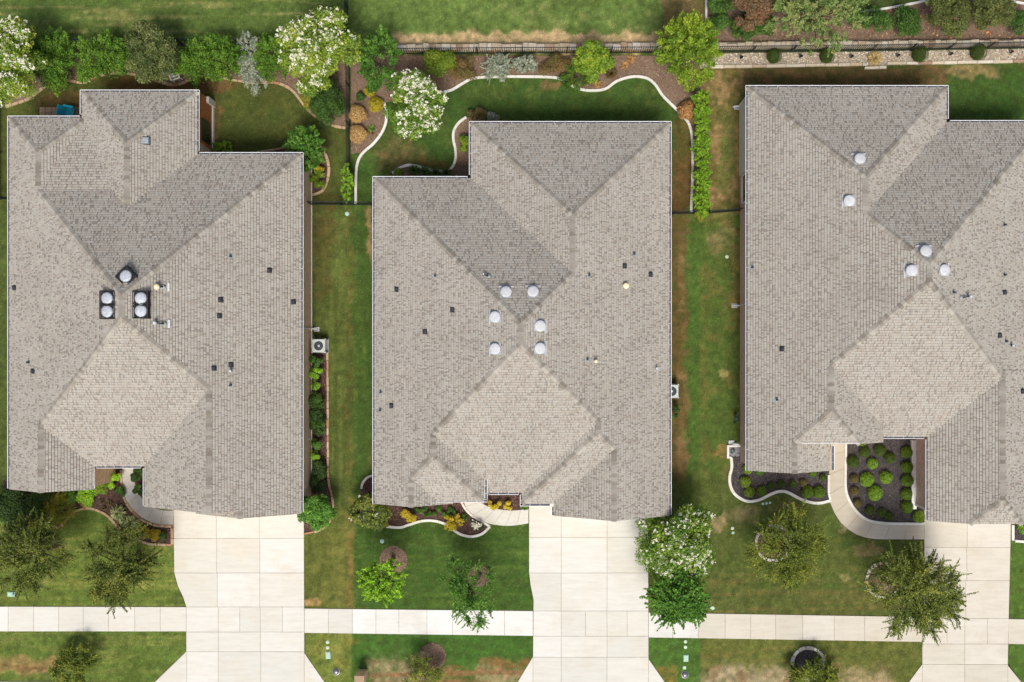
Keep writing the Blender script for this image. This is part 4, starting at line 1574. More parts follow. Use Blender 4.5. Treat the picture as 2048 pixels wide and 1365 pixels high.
o2, h2 = house('middle grey-shingled house with six white round roof domes', H2, M['brick_tan'], [
    (745, 353, 935, 353, 'N'), (938, 243, 1343, 243, 'N'), (745, 353, 745, 1008, 'W'), (938, 243, 938, 350, 'W'), (1343, 243, 1343, 1030, 'E'),
    (977, 990, 1037, 990, 'S'), (975, 955, 975, 1003, 'E', dict(z=ZR2)), (866, 1005, 975, 1005, 'S', dict(z=ZR2s)), (1040, 990, 1040, 1012, 'W'), (1040, 1013, 1100, 1013, 'S'), (1103, 1014, 1103, 1031, 'W')], 202)
o3, h3 = house('right grey-shingled house with red-brown brick side and five white roof domes', H3, M['brick_red'], [
    (1491, 171, 1897, 171, 'N'), (1900, 241, 2095, 241, 'N'), (1491, 171, 1491, 942, 'W'), (1897, 171, 1897, 238, 'E'),
    (1766, 878, 1848, 878, 'S'), (1763, 845, 1763, 884, 'E', dict(z=ZR3e)), (1603, 888, 1719, 888, 'S', dict(z=ZR3s)), (1669, 892, 1669, 941, 'E'), (1851, 880, 1851, 1041, 'W'), (2095, 241, 2095, 1040, 'E')], 303)

# wall openings and wall details
ov = .17
HE1 = EX(607 - INS) - .09   # east wall plane of the left house


def wall_y(py): return (NY - py) / PPM


opening(h1, 'garage_door', 'S', EX(500), .02, 2.3, 2.4, EY(1028) + ov + .018, M['white'], True, 'garage')
opening(h1, 'window', 'S', EX(100), .8, 2.1, .8, EY(979) + ov + .012, M['glass'])
opening(h1, 'front_door', 'S', EX(255), .02, 2.2, .5, EY(937 - INS) + ov, M['door'])
opening(h2, 'garage_door', 'S', EX(1224), .02, 2.3, 2.4, EY(1032) + ov + .015, M['white'], True, 'garage')
opening(h2, 'window', 'S', EX(825), .8, 2.1, .8, EY(1008) + ov + .009, M['glass'])
opening(h2, 'front_door', 'S', EX(1006), .02, 2.2, .5, EY(990 - INS) + ov, M['door'])
opening(h2, 'window', 'N', EX(1140), .8, 2.1, 1.0, EY(243 + INS) - ov - .003, M['glass'])
opening(h2, 'window', 'N', EX(840), .8, 2.1, .8, EY(353 + INS) - ov, M['glass'])
opening(h3, 'garage_door', 'S', EX(1965), .02, 2.3, 2.4, EY(1042) + .42 + .012, M['white'], True, 'garage')
opening(h3, 'window', 'S', EX(1570), .8, 2.1, .8, EY(942) + ov + .009, M['glass'])
opening(h3, 'window', 'N', EX(1700), .8, 2.1, 1.0, EY(171 + INS) - ov - .003, M['glass'])
WW3 = EX(1491 + INS) + ov
opening(h3, 'window', 'W', wall_y(385), .8, 2.1, .7, WW3, M['glass'])
# white stucco corner of the right house (west wall, north end)
mb = MB(); mb.box(WW3 - .035, WW3 + .01, wall_y(352), EY(171 + INS) - ov + .02, 0.0, ZE - .13)
mb.build('corner_panel', M['stucco'], h3)
# white base ledge at garage wing side of the right house
W3 = EX(1851 + INS) + .43
mb = MB()
yy0, yy1 = wall_y(1018), wall_y(880)
mb.box(W3 - .27, W3 - .005, yy0, yy1, 0, .22, bev=.02)
mb.build('base_ledge', M['white'], h3)
# left house: base ledge of east wall and covered patio side
mb = MB(); mb.box(HE1 + .004, HE1 + .05, wall_y(960), wall_y(330), 0, .12)
mb.build('foundation', M['stucco'], h1)
PE1 = EX(399 - INS) - .09
pn = MB(); pn.box(PE1 - .01, PE1 + .03, wall_y(302), wall_y(206), .25, 2.7)
pn.build('patio_panel', M['cedar'], h1)
pg = MB(); pg.box(PE1 + .03, PE1 + .06, wall_y(296), wall_y(252), .6, 2.0)
pg.build('patio_window', M['glass'], h1)
mb = MB(); mb.box(PE1 - .05, PE1 + .10, wall_y(302), wall_y(216), .0, .28, bev=.02)
mb.box(PE1 - .05, PE1 + .14, wall_y(216), wall_y(204), .0, 1.2, bev=.03)
mb.build('stone_pier', M['stucco'], h1)


def downspout(h, x, y, side, block=True):
    k = (CAMH - ZE) / CAMH
    X, Y = EX(x), wall_y(y)
    s = 1 if side == 'E' else -1
    # from gutter back to wall, down the wall, kick out
    wall = X - s * (.12 + .12)
    mb = MB()
    mb.tube([(X - s * .06, Y, ZE - .06), (X - s * .06, Y, ZE - .14), (wall + s * .05, Y, ZE - .4), (wall + s * .05, Y, .3), (wall + s * .35, Y, .08)], .038, 4)
    mb.build('downspout', M['white'], h)


downspout(h1, 607, 658, 'E')
downspout(h3, 1491, 215, 'W')
downspout(h3, 1491, 612, 'W')
downspout(h3, 1491, 888, 'W')
finish_house(o1, h1); finish_house(o2, h2); finish_house(o3, h3)


# ================================================================ ROOF FITTINGS
def face_frame(n, t):
    """matrix whose z is up and x points up-slope direction in plan"""
    ang = {'W': 0, 'E': math.pi, 'N': -math.pi / 2, 'S': math.pi / 2, }[t]
    return ang


def proto_root(name):
    o = bpy.data.objects.new(name, None)
    return o


SLOPE_A = math.atan(PITCH)


def roof_item(hs, px, py, name, label, cat, group, parts, up=0.1, extra_rot=0.0, scale=1.0):
    """parts: list of (part name, mesh, child list); frame: x = up-slope in plan, z = world up"""
    p, n, t = roof_hit(hs, px, py, up)
    o = empty(name, tuple(p), label, cat, group, rz=face_frame(n, t) + extra_rot)
    o.scale = (scale,) * 3
    for pn_, me, subs in parts:
        c = link(pn_, me, o)
        for sn, sm in subs: link(sn, sm, c)
    return o


def sloped_box(x0, x1, y0, y1, h, th0=0.0):
    """flashing plate lying on the slope (x up-slope)"""
    ca, sa = math.cos(SLOPE_A), math.sin(SLOPE_A)
    Mx = Matrix.Rotation(-SLOPE_A, 4, 'Y')
    return MB().box(x0, x1, y0, y1, th0, h, M=Mx)


# white round dome (solar tube / attic fan): flashing, curb ring, dome
mv_flash = sloped_box(-.30, .30, -.26, .26, .03, .016).mesh('flashing', M['galv'])
mv_lip = sloped_box(-.345, -.30, -.36, .36, .075, .016).mesh('back_lip', M['vent_white'])
mv_curb = MB().lathe([(.24, -.12), (.24, .12), (.235, .15)], 24).mesh('curb', M['vent_white'], True)
tm = Matrix.Rotation(-SLOPE_A * .45, 4, 'Y')
mv_dome = MB().lathe([(.265, .10), (.278, .13), (.275, .155), (.262, .175), (.225, .192), (.16, .204), (.08, .21), (.01, .212)], 28, M=tm).mesh('dome', M['vent_white'], True)
dome_parts = [('flashing', mv_flash, []), ('curb', mv_curb, []), ('back_lip', mv_lip, []), ('dome', mv_dome, [])]
DOMES2 = [(1012, 585, 'white roof dome left of the pair on the dark north slope, middle house'), (1066, 584, 'white roof dome right of the pair on the dark north slope, middle house'),
          (991, 634, 'upper white roof dome left of the ridge, middle house'), (1079, 652, 'upper white roof dome right of the ridge, middle house'),
          (991, 698, 'lower white roof dome left of the ridge, middle house'), (1079, 697, 'lower white roof dome right of the ridge, middle house')]
DOMES3 = [(1721, 318, 'white roof dome near the tip of the north slope, right house'), (1701, 401, 'white roof dome left of the upper ridge, right house'),
          (1853, 503, 'white roof dome in the dark tip of the main north slope, right house'), (1826, 541, 'white roof dome left of the main peak, right house'), (1889, 540, 'white roof dome right of the main peak, right house')]
for hs, lst in ((H2, DOMES2), (H3, DOMES3)):
    for x, y, lb in lst:
        roof_item(hs, x, y, 'roof_dome', lb, 'roof vent', 'white round roof domes', dome_parts, up=.2)

# domes inside black mesh cages on the left house
cg = MB()
for a, b in ((-.34, -.34), (.34, -.34), (.34, .34), (-.34, .34)):
    cg.box(a - .025, a + .025, b - .025, b + .025, -.15, .24)
for z in (.0, .22):
    cg.box(-.36, .36, -.37, -.33, z, z + .035); cg.box(-.36, .36, .33, .37, z, z + .035)
    cg.box(-.37, -.33, -.33, .33, z, z + .035); cg.box(.33, .37, -.33, .33, z, z + .035)
mv_cage = cg.mesh('cage_frame', M['cage'])
ms = MB()
for i in range(13):
    t = -.32 + .64 * i / 12
    for sgn in (-.35, .35):
        ms.box(t - .006, t + .006, sgn - .006, sgn + .006, -.1, .22)
        ms.box(sgn - .006, sgn + .006, t - .006, t + .006, -.1, .22)
for i in range(15):
    t = -.33 + .66 * i / 14
    if abs(t) > .0:
        ms.box(t - .007, t + .007, -.33, .33, .205, .217)
        ms.box(-.33, .33, t - .007, t + .007, .19, .202)
mv_mesh = ms.mesh('cage_mesh', M['cage'])
mv_flashd = sloped_box(-.36, .36, -.36, .36, .03, .016).mesh('flashing', M['dark_vent'])
tm2 = Matrix.Rotation(-SLOPE_A * .3, 4, 'Y') @ Matrix.Translation((0, 0, .05))
mv_dome2 = MB().lathe([(.28, .05), (.295, .13), (.29, .165), (.262, .195), (.19, .218), (.09, .228), (.01, .231)], 28, M=tm2).mesh('dome', M['galv'], True)
cage_parts = [('flashing', mv_flashd, []), ('curb', mv_curb, []), ('cage_frame', mv_cage, []), ('cage_mesh', mv_mesh, []), ('dome', mv_dome2, [])]
for x, y, lb, er in [(252, 553, 'black-caged roof dome turned like a diamond at the peak', math.pi / 4), (215, 597, 'upper black-caged roof dome left of the ridge', 0), (215, 623, 'lower black-caged roof dome left of the ridge', 0),
                     (281, 597, 'upper black-caged roof dome right of the ridge', 0), (281, 622, 'lower black-caged roof dome right of the ridge', 0)]:
    roof_item(H1, x, y, 'caged_roof_dome', lb + ', left house', 'roof vent', 'black-caged roof domes', cage_parts, up=.2, extra_rot=er)

# small dark box vents
bvb = sloped_box(-.12, .12, -.12, .12, .03, .016).mesh('flashing', M['dark_vent'])
bvt = MB().box(-.085, .085, -.085, .085, -.06, .13, bev=.03).mesh('hood', M['dark_vent'])
BOXV = [(H1, [(28, 576, 'far left edge of left house roof'), (65, 743, 'lower of two near the left eave, left house'), (538, 541, 'right slope below the hip, left house'), (440, 600, 'upper of two on the right slope, left house'),
              (438, 632, 'lower of two on the right slope, left house'), (586, 604, 'close to the right eave, left house'), (427, 737, 'beside the double vent, left house'), (461, 730, 'topmost of the three in a column, left house')]),
        (H2, [(793, 579, 'nearest the left eave, middle house'), (905, 620, 'below the hip on the left slope, middle house'), (850, 664, 'lowest of three on the left slope, middle house'), (783, 812, 'between two pipes near the left eave, middle house'),
              (1249, 532, 'above the cream cap, middle house'), (1301, 549, 'right of the cream cap, middle house')]),
        (H3, [(1565, 698, 'below a pipe on the left slope, right house'), (2010, 585, 'below a pipe near the frame edge, right house'), (2000, 671, 'highest of the three in a diagonal, right house'), (2045, 783, 'cut by the right frame edge, right house')])]
for hs, lst in BOXV:
    for x, y, lb in lst:
        roof_item(hs, x, y, 'box_vent', 'small dark square roof vent, ' + lb, 'roof vent', 'small dark box vents on the roofs', [('flashing', bvb, []), ('hood', bvt, [])], up=.08, scale=1.08)
# small pipes with flashing
ppf = sloped_box(-.10, .10, -.09, .09, .03, .016).mesh('flashing', M['pipe_grey'])
ppt = MB().lathe([(.055, -.05), (.05, .22), (.038, .225), (.036, .2)], 12).mesh('pipe', M['dark_vent'])
PIPES = [(H1, [(56, 725, 'upper of two near the left eave, left house'), (461, 513, 'highest on the right slope, left house'), (461, 771, 'lowest in the column, left house')]),
         (H2, [(870, 552, 'left slope just below the hip, middle house'), (761, 785, 'higher one at the left eave, middle house'), (760, 821, 'lower one at the left eave, middle house'), (1179, 551, 'right of the valley tip, middle house'),
               (1269, 508, 'highest on the right slope, middle house'), (1175, 719, 'left of the pale capped pipe, middle house')]),
         (H3, [(1505, 535, 'at the left eave, right house'), (1554, 800, 'above a dark box vent, right house'), (1908, 585, 'left of the angled flue, right house'), (2010, 450, 'highest near the frame edge, right house'), (2010, 550, 'middle near the frame edge, right house'), (2013, 683, 'middle of the three in a diagonal, right house')])]
for hs, lst in PIPES:
    for x, y, lb in lst:
        roof_item(hs, x, y, 'vent_pipe', 'small grey roof pipe, ' + lb, 'roof pipe', 'small grey vent pipes on the roofs', [('flashing', ppf, []), ('pipe', ppt, [])], up=.1)
# pale capped pipes
cpt = MB().lathe([(.05, -.05), (.05, .28)], 12).mesh('pipe', M['pipe_grey'])
cpc = MB().lathe([(.085, .26), (.09, .30), (.06, .34), (.01, .35)], 16).mesh('cap', M['cream'], True)
cpc2 = MB().lathe([(.15, .22), (.155, .27), (.13, .31), (.01, .33)], 20).mesh('cap', M['cream'], True)
cps = MB().lathe([(.065, .24), (.07, .28), (.04, .31), (.01, .32)], 14).mesh('cap', M['vent_white'], True)
roof_item(H2, 1252, 572, 'capped_flue', 'round cream capped flue on the right slope of the middle house', 'flue', None, [('flashing', ppf, []), ('pipe', cpt, []), ('cap', cpc2, [])], up=.25)
roof_item(H2, 1192, 723, 'capped_pipe', 'pale capped pipe beside a grey pipe, middle house right slope', 'roof pipe', None, [('flashing', ppf, []), ('pipe', cpt, []), ('cap', cpc, [])], up=.25)
roof_item(H2, 1314, 737, 'capped_pipe', 'small pale capped pipe near the right eave of the middle house', 'roof pipe', None, [('flashing', ppf, []), ('pipe', ppt, []), ('cap', cps, [])], up=.25)
roof_item(H1, 461, 742, 'capped_pipe', 'small pale pipe just below a dark box vent, left house', 'roof pipe', None, [('flashing', ppf, []), ('pipe', ppt, []), ('cap', cps, [])], up=.2)
roof_item(H3, 2026, 691, 'capped_pipe', 'small cream pipe lowest of the diagonal three, right house', 'roof pipe', None, [('flashing', ppf, []), ('pipe', ppt, []), ('cap', cps, [])], up=.2)


def flue(hs, x, y, dx, dy, label, cap_mat, r=.12, plate=True, platepx=None):
    """flue with cap, strapped pipe lying to an anchor plate"""
    p, n, t = roof_hit(hs, x, y, .35)
    q, n2, t2 = roof_hit(hs, x + dx, y + dy, .05)
    o = empty('braced_flue', tuple(p), label, 'flue')
    d = q - p
    MB().lathe([(r * .62, -.05), (r * .62, .34)], 14).build('pipe', M['galv'], o)
    MB().lathe([(r, .30), (r * 1.05, .36), (r * .8, .42), (.01, .44)], 18).build('cap', cap_mat, o, smooth=True)
    MB().tube([(0, 0, .16), (d.x * .6, d.y * .6, d.z * .6 + .22), (d.x, d.y, d.z + .06)], [.02, .035, .05], 6).build('brace', M['dark_vent'], o)
    MB().lathe([(.09, -.02), (.085, .1), (.05, .12)], 12).build('brace_foot', M['pipe_grey'], o, loc=(d.x, d.y, d.z))
    if platepx:
        a, _, _ = roof_hit(hs, *platepx, .06)
        e = a - p
        MB().box(-.055, .055, -.2, .2, -.02, .07, bev=.01).build('anchor_plate', M['vent_white'], o, loc=(e.x, e.y, e.z))
    return o


flue(H1, 313, 574, 14, 0, 'cream capped flue with grey brace, upper of two on the left house', M['cream'], .14, platepx=(337, 574))
flue(H1, 309, 646, 20, 2, 'pale capped flue with dark brace, lower of two on the left house', M['vent_white'], .09, platepx=(338, 648))
flue(H3, 1942, 593, -20, 3, 'angled silver flue pipe on the right house right slope', M['galv'], .085)
flue(H2, 967, 548, 10, 5, 'thin pipe with white rod on the dark north slope, middle house', M['vent_white'], .04)
sb = MB().box(-.16, .16, -.16, .16, -.1, .16, bev=.03).mesh('hood', M['pipe_grey'])
roof_item(H1, 291, 281, 'box_vent', 'larger pale grey square vent high on the left house rear wing', 'roof vent', None, [('flashing', sloped_box(-.2, .2, -.2, .2, .03, .016).mesh('flashing', M['dark_vent']), []), ('hood', sb, [])], up=.12)

# ================================================================ VEGETATION
def unit(n, rs):
    v = rs.normal(size=(n, 3))
    return v / np.linalg.norm(v, axis=1, keepdims=True)


def leaf_mesh(name, P, Nn, size, cols, rs, asp=.5, fold=.25, mat=None, dirs=None):
    """one folded diamond per leaf; P points, Nn rough normals, cols (n,3) linear"""
    n = len(P)
    r = unit(n, rs) if dirs is None else dirs
    T = r - Nn * np.sum(r * Nn, 1, keepdims=True)
    T /= np.linalg.norm(T, axis=1, keepdims=True) + 1e-9
    B = np.cross(Nn, T)
    s = (size * rs.uniform(.65, 1.35, n))[:, None]
    V = np.zeros((n, 4, 3))
    V[:, 0] = P - T * s * .5
    V[:, 1] = P + B * s * asp * .5 + Nn * s * fold * .5
    V[:, 2] = P + T * s * .5
    V[:, 3] = P - B * s * asp * .5 + Nn * s * fold * .5
    fc = np.concatenate([cols, np.ones((n, 1))], 1)
    return mesh_np(name, V.reshape(-1, 3), n, np.arange(n * 4), mat or M['leaf'], 4, {'leafcol': ('FLOAT_COLOR', 'FACE', fc)})


def pick_cols(n, pal, rs, clump=None, s=1.0):
    L = np.array([lin(c) for c in pal])
    w = rs.rand(n)
    if clump is not None: w = np.clip(clump * .4 + w * .6, 0, .9999)
    x = w * (len(pal) - 1)
    i = x.astype(int); f = (x - i)[:, None]
    i2 = np.minimum(i + 1, len(pal) - 1)
    c = L[i] * (1 - f) + L[i2] * f
    tint = np.array([1.78, 1.50, 1.02]) if L[:, 1].mean() > L[:, 0].mean() * 1.24 else np.array([1.12, 1.12, 1.08])
    return c * rs.uniform(.6, 1.45, (n, 1)) * s * tint


PAL = {
    'crape': [(58, 90, 34), (78, 112, 44), (104, 136, 54), (128, 154, 62), (152, 160, 78)],
    'crape2': [(56, 88, 34), (76, 112, 44), (100, 136, 56), (134, 152, 72)],
    'feather': [(52, 92, 30), (70, 114, 38), (92, 136, 50), (118, 156, 66)],
    'holly': [(50, 68, 32), (70, 88, 42), (94, 108, 54), (128, 136, 76), (160, 160, 104)],
    'silver': [(120, 134, 112), (154, 166, 144), (186, 194, 174), (206, 210, 194)],
    'dkgreen': [(36, 64, 28), (48, 82, 34), (64, 102, 42), (84, 122, 54)],
    'dkgreen2': [(28, 50, 24), (38, 66, 28), (50, 82, 34), (66, 98, 42)],
    'green': [(44, 84, 32), (62, 108, 42), (84, 134, 56), (114, 158, 78)],
    'bright': [(70, 118, 34), (96, 146, 42), (126, 172, 56), (152, 192, 74)],
    'yelgreen': [(62, 98, 32), (88, 126, 38), (116, 148, 48), (150, 168, 66)],
    'yellow': [(150, 142, 36), (184, 168, 42), (210, 188, 56), (150, 154, 46)],
    'olive': [(62, 72, 34), (82, 92, 42), (104, 112, 54), (130, 134, 72)],
    'oak': [(42, 60, 28), (60, 80, 38), (82, 104, 48), (112, 130, 64), (146, 154, 86)],
    'elm': [(46, 68, 30), (68, 92, 38), (96, 120, 50), (128, 146, 66), (150, 160, 82)],
    'bronze': [(84, 76, 50), (110, 98, 62), (140, 112, 80), (150, 96, 76), (96, 112, 56)],
    'lightg': [(84, 118, 54), (112, 146, 72), (144, 172, 94), (176, 180, 116), (196, 168, 116)],
    'boxwood': [(56, 88, 24), (72, 108, 28), (90, 126, 34), (108, 142, 42)],
    'boxdark': [(48, 72, 26), (62, 88, 28), (80, 106, 36)],
    'brown': [(120, 100, 60), (96, 96, 48), (140, 116, 70), (84, 92, 42)],
    'dry': [(178, 138, 84), (204, 166, 106), (222, 190, 132), (156, 112, 68)],
    'dryor': [(176, 124, 74), (200, 146, 90), (214, 166, 110), (146, 104, 62), (120, 130, 60)],
    'rust': [(106, 84, 50), (128, 98, 58), (96, 96, 50), (84, 74, 42)],
    'yucca': [(150, 168, 104), (190, 200, 136), (214, 218, 160), (110, 140, 72)],
    'tuft': [(196, 172, 114), (212, 188, 130), (176, 150, 98)],
    'spark': [(96, 118, 40), (130, 146, 50), (168, 160, 52), (186, 132, 60)],
}
FLW = (248, 246, 232)


def crown_blobs(rs, rx, ry, rz, nb, br, lob=None, plume=1.0):
    """blob centres and radii filling a dome crown; lob: list of (dx,dy,dz,scale) lobes"""
    lob = lob or [(0, 0, 0, 1.0)]
    C = []; Rr = []
    for k in range(nb):
        lx, ly, lz, ls = lob[k % len(lob)]
        d = unit(1, rs)[0]
        if d[2] < -.35: d[2] = -d[2]
        rad = rs.uniform(.25, 1.0) ** .5
        f = (1 - br * .55) * rad
        C.append((lx + d[0] * rx * f * ls, ly + d[1] * ry * f * ls, lz + d[2] * rz * f * ls))
        Rr.append(br * rs.uniform(.7, 1.25) * ls)
    return np.array(C), np.array(Rr)


TRI = [0]


def tree(px, py, r, h, pal, label, cat='tree', name='tree', group=None, ry=None, nb=34, br=.30, leaf=.13, n=5200, kind='blob', blossom=0, bare=False, base=None, lob=None, asp=.5, seed=None, crown_h=None, col_s=.8, trunk_r=None):
    """px,py centre of the crown in the photograph, r crown radius in px, h total height in m"""
    rs = np.random.RandomState(seed if seed is not None else int(px * 3 + py * 7) % 99991)
    r = r * (1.13 if kind != 'blob' else 1.04); ry = ry * (1.13 if kind != 'blob' else 1.04) if ry else None
    ch = crown_h or min(h * .8, r / PPM * 1.25)         # crown height
    zc = h - ch * .5
    k = (CAMH - zc) / CAMH
    x, y, _ = G(px, py, zc)
    if base: bx, by = G(*base)[:2]
    else: bx, by = x, y
    root = empty(name, (bx, by, 0), label, cat, group)
    rx = r / PPM * k; ry_ = (ry or r) / PPM * k; rz = ch / 2
    lb = None
    if lob: lb = [(a / PPM * k, -b / PPM * k, c, s) for a, b, c, s in lob]
    if kind == 'twig': leaf *= .86; n = int(n * 1.25)
    if kind == 'plume': nb = int(nb * 2.4); br = br * .62; leaf = leaf * .8
    C, Rr = crown_blobs(rs, rx, ry_, rz, nb, br, lb)
    off = np.array([x - bx, y - by, zc])
    C = C + off
    m = min(rx, ry_)
    n = int(n * (2.7 if kind != 'blob' else 1.9))
    # trunk and limbs
    tb = MB()
    tr = trunk_r or max(.035, .022 * h + .01 * rx)
    top = Vector(off) + Vector((0, 0, -rz * .55))
    mid = Vector((top.x * .35, top.y * .35, top.z * .55))
    tb.tube([(0, 0, -.03), tuple(mid), tuple(top)], [tr * 1.25, tr * .9, tr * .7], 7)
    order = rs.permutation(len(C))[:min(len(C), 16)]
    for i in order:
        c = Vector(C[i]); q = top.lerp(c, .5) + Vector((rs.uniform(-.1, .1), rs.uniform(-.1, .1), .05)) * m
        tb.tube([tuple(top), tuple(q), tuple(c)], [tr * .5, tr * .3, tr * .1], 5, cap=False)
    P = []; Nn = []; W = []; D = []
    per = n // len(C)
    for i, (c, rr) in enumerate(zip(C, Rr)):
        rad = rr * m
        kk = int(per * (Rr[i] / br) ** 2)
        if kind == 'blob':
            d = unit(kk, rs)
            d[:, 2] = np.abs(d[:, 2]) * 1.0 - .25 * (rs.rand(kk) < .5)
            dist = rad * rs.uniform(.35, 1.08, kk) ** .55
            p = c + d * dist[:, None] * np.array([1, 1, .8])
            nn = d * .7 + unit(kk, rs) * .6 + np.array([0, 0, .5])
            dd = None
        elif kind == 'plume':
            # plumes pointing outwards and up: narrow cones of leaves
            o = c - off; o = o / (np.linalg.norm(o) + 1e-6); o = o + np.array([0, 0, .3]) + unit(1, rs)[0] * .6; o /= np.linalg.norm(o)
            t = rs.rand(kk)
            q = unit(kk, rs); q -= np.outer(q @ o, o); q /= np.linalg.norm(q, axis=1, keepdims=True) + 1e-9
            wdt = rad * .75 * np.minimum(1, t * 3 + .35) * (1 - t) ** .6 * rs.rand(kk) ** .5
            p = c + np.outer(t - .25, o) * rad * 1.9 + q * wdt[:, None]
            nn = q * .5 + np.array([0, 0, .6]) + unit(kk, rs) * .7
            dd = o[None, :] + q * .7
            nb_ = int(kk * .35)
            q2 = c + unit(nb_, rs) * (rad * 1.25 * rs.rand(nb_) ** .45)[:, None] * np.array([1, 1, .8])
            p = np.concatenate([p, q2]); nn = np.concatenate([nn, unit(nb_, rs) * .8 + np.array([0, 0, .6])]); dd = np.concatenate([dd, unit(nb_, rs)])
        else:  # twiggy: leaves along thin curved shoots
            o = c - off * np.array([1, 1, .9]); o = o / (np.linalg.norm(o) + 1e-6)
            ns = 6
            p = []; dd = []
            for s_ in range(ns):
                dir0 = o * 1.0 + unit(1, rs)[0] * .75 + np.array([0, 0, .1]); dir0 /= np.linalg.norm(dir0)
                L = rad * rs.uniform(1.2, 2.6)
                nk = kk // ns
                t = rs.rand(nk) ** .8
                bend = np.array([rs.uniform(-.3, .3), rs.uniform(-.3, .3), -.35])
                q = c + np.outer(t, dir0) * L + np.outer(t * t, bend) * L + rs.normal(size=(nk, 3)) * rad * .13 * (1.2 - t[:, None])
                p.append(q); dd.append(np.tile(dir0, (nk, 1)) + rs.normal(size=(nk, 3)) * .6)
                e = 1.0
                pts = [tuple(c + dir0 * L * u + bend * L * u * u) for u in (0, .5, .95)]
                tb.tube(pts, [tr * .13 + .004, tr * .08 + .003, .003], 3, cap=False)
            nb_ = kk // 2
            q = c + unit(nb_, rs) * (rad * 1.25 * rs.rand(nb_) ** .45)[:, None]
            p.append(q); dd.append(unit(nb_, rs))
            p = np.concatenate(p); dd = np.concatenate(dd); kk = len(p)
            nn = unit(kk, rs) * .7 + np.array([0, 0, .8])
        P.append(p); Nn.append(nn); W.append(np.full(len(p), rs.rand()))
        if dd is not None: D.append(dd)
    P = np.concatenate(P); Nn = np.concatenate(Nn); W = np.concatenate(W)
    D = np.concatenate(D) if D else None
    ok = P[:, 2] > .05
    P, Nn, W = P[ok], Nn[ok], W[ok]
    if D is not None: D = D[ok]
    Nn /= np.linalg.norm(Nn, axis=1, keepdims=True)
    cols = pick_cols(len(P), PAL[pal], rs, W, col_s)
    tb.build('trunk' if h > 1.6 else 'stem', M['bark'], root)
    me = leaf_mesh('crown' if h > 1.6 else 'foliage', P, Nn, leaf, cols, rs, asp, dirs=D)
    link('crown' if h > 1.6 else 'foliage', me, root)
    TRI[0] += len(P) * 2
    if blossom:
        # panicles on the outer top of the crown
        o = P - off
        q = np.abs(o) / np.array([rx, ry_, rz])
        score = np.sqrt((q ** 2).sum(1)) + (o[:, 2] / rz) * .35
        cand = np.argsort(-score)[:len(P) // 3]
        sel = rs.choice(cand, min(blossom, len(cand)), replace=False)
        pp = []; nn = []
        for i in sel:
            k_ = 9
            sz = rs.uniform(.03, .06)
            pp.append(P[i] + np.array([0, 0, .05]) + rs.normal(size=(k_, 3)) * sz * np.array([1, 1, .9])); nn.append(unit(k_, rs) * .5 + np.array([0, -.15, .9]))
        pp = np.concatenate(pp); nn = np.concatenate(nn); nn /= np.linalg.norm(nn, axis=1, keepdims=True)
        fc = np.tile(np.array(lin(FLW)) * .95, (len(pp), 1)) * rs.uniform(.88, 1.0, (len(pp), 1)) * np.array([1, 1, .95])
        tag(link('blossoms', leaf_mesh('blossoms', pp, nn, .08, fc, rs, .8), root), kind='stuff')
        TRI[0] += len(pp) * 2
    return root


def shrub(px, py, r, h, pal, label, cat='shrub', group=None, ry=None, n=None, leaf=.075, **kw):
    n = n or int(900 + 26 * r * (ry or r) / 14)
    return tree(px, py, r, h, pal, label, cat, kw.pop('name', 'shrub'), group, ry, nb=kw.pop('nb', max(7, int(r * .55))), br=kw.pop('br', .42), leaf=leaf, n=n, crown_h=h * .92, **kw)


def ball(px, py, r, label, pal='boxwood', h=None, name='boxwood', cat='shrub', group=None, n=None, leaf=.045, rough=.06, asp=.6, col_s=.8):
    """clipped dome: leaves all over a rounded body round a twiggy core"""
    rs = np.random.RandomState(int(px * 13 + py * 5) % 99991)
    R_ = r / PPM
    h = h or R_ * 1.55
    x, y, _ = G(px, py, h * .5)
    root = empty(name, (x, y, 0), label, cat, group)
    rs2 = rs.uniform(0, 6.28, 6)
    def prof(d):
        az = np.arctan2(d[:, 1], d[:, 0])
        return 1 + rough * (np.sin(az * 3 + rs2[0]) * .6 + np.sin(az * 5 + rs2[1]) * .4 + np.sin(d[:, 2] * 7 + rs2[2]) * .4)
    core = MB()
    pr = []
    for i in range(8):
        a = math.pi * .5 * i / 7
        pr.append((R_ * .8 * math.cos(a * .98), h * (.12 + .74 * math.sin(a))))
    core.lathe([(R_ * .45, 0.0), (R_ * .72, h * .08)] + pr, 14)
    c = core.build('branches', M['shrub_core'], root, smooth=True)
    n = n or int(R_ * R_ * 9500 + 350)
    d = unit(n, rs); d[:, 2] = np.abs(d[:, 2]) - .12
    f = prof(d) * rs.uniform(.86, 1.05, n)
    P = np.stack([d[:, 0] * R_ * f, d[:, 1] * R_ * f, h * .42 + d[:, 2] * h * .58 * f], 1)
    low = d[:, 2] < .0
    P = P[P[:, 2] > .02]; d = d[:len(P)]
    Nn = d[:len(P)] * .8 + unit(len(P), rs) * .6 + np.array([0, 0, .35]); Nn /= np.linalg.norm(Nn, axis=1, keepdims=True)
    az = rs.rand(len(P))
    cols = pick_cols(len(P), PAL[pal], rs, az, col_s)
    link('foliage', leaf_mesh('foliage', P, Nn, leaf, cols, rs, asp), root)
    TRI[0] += len(P) * 2
    return root


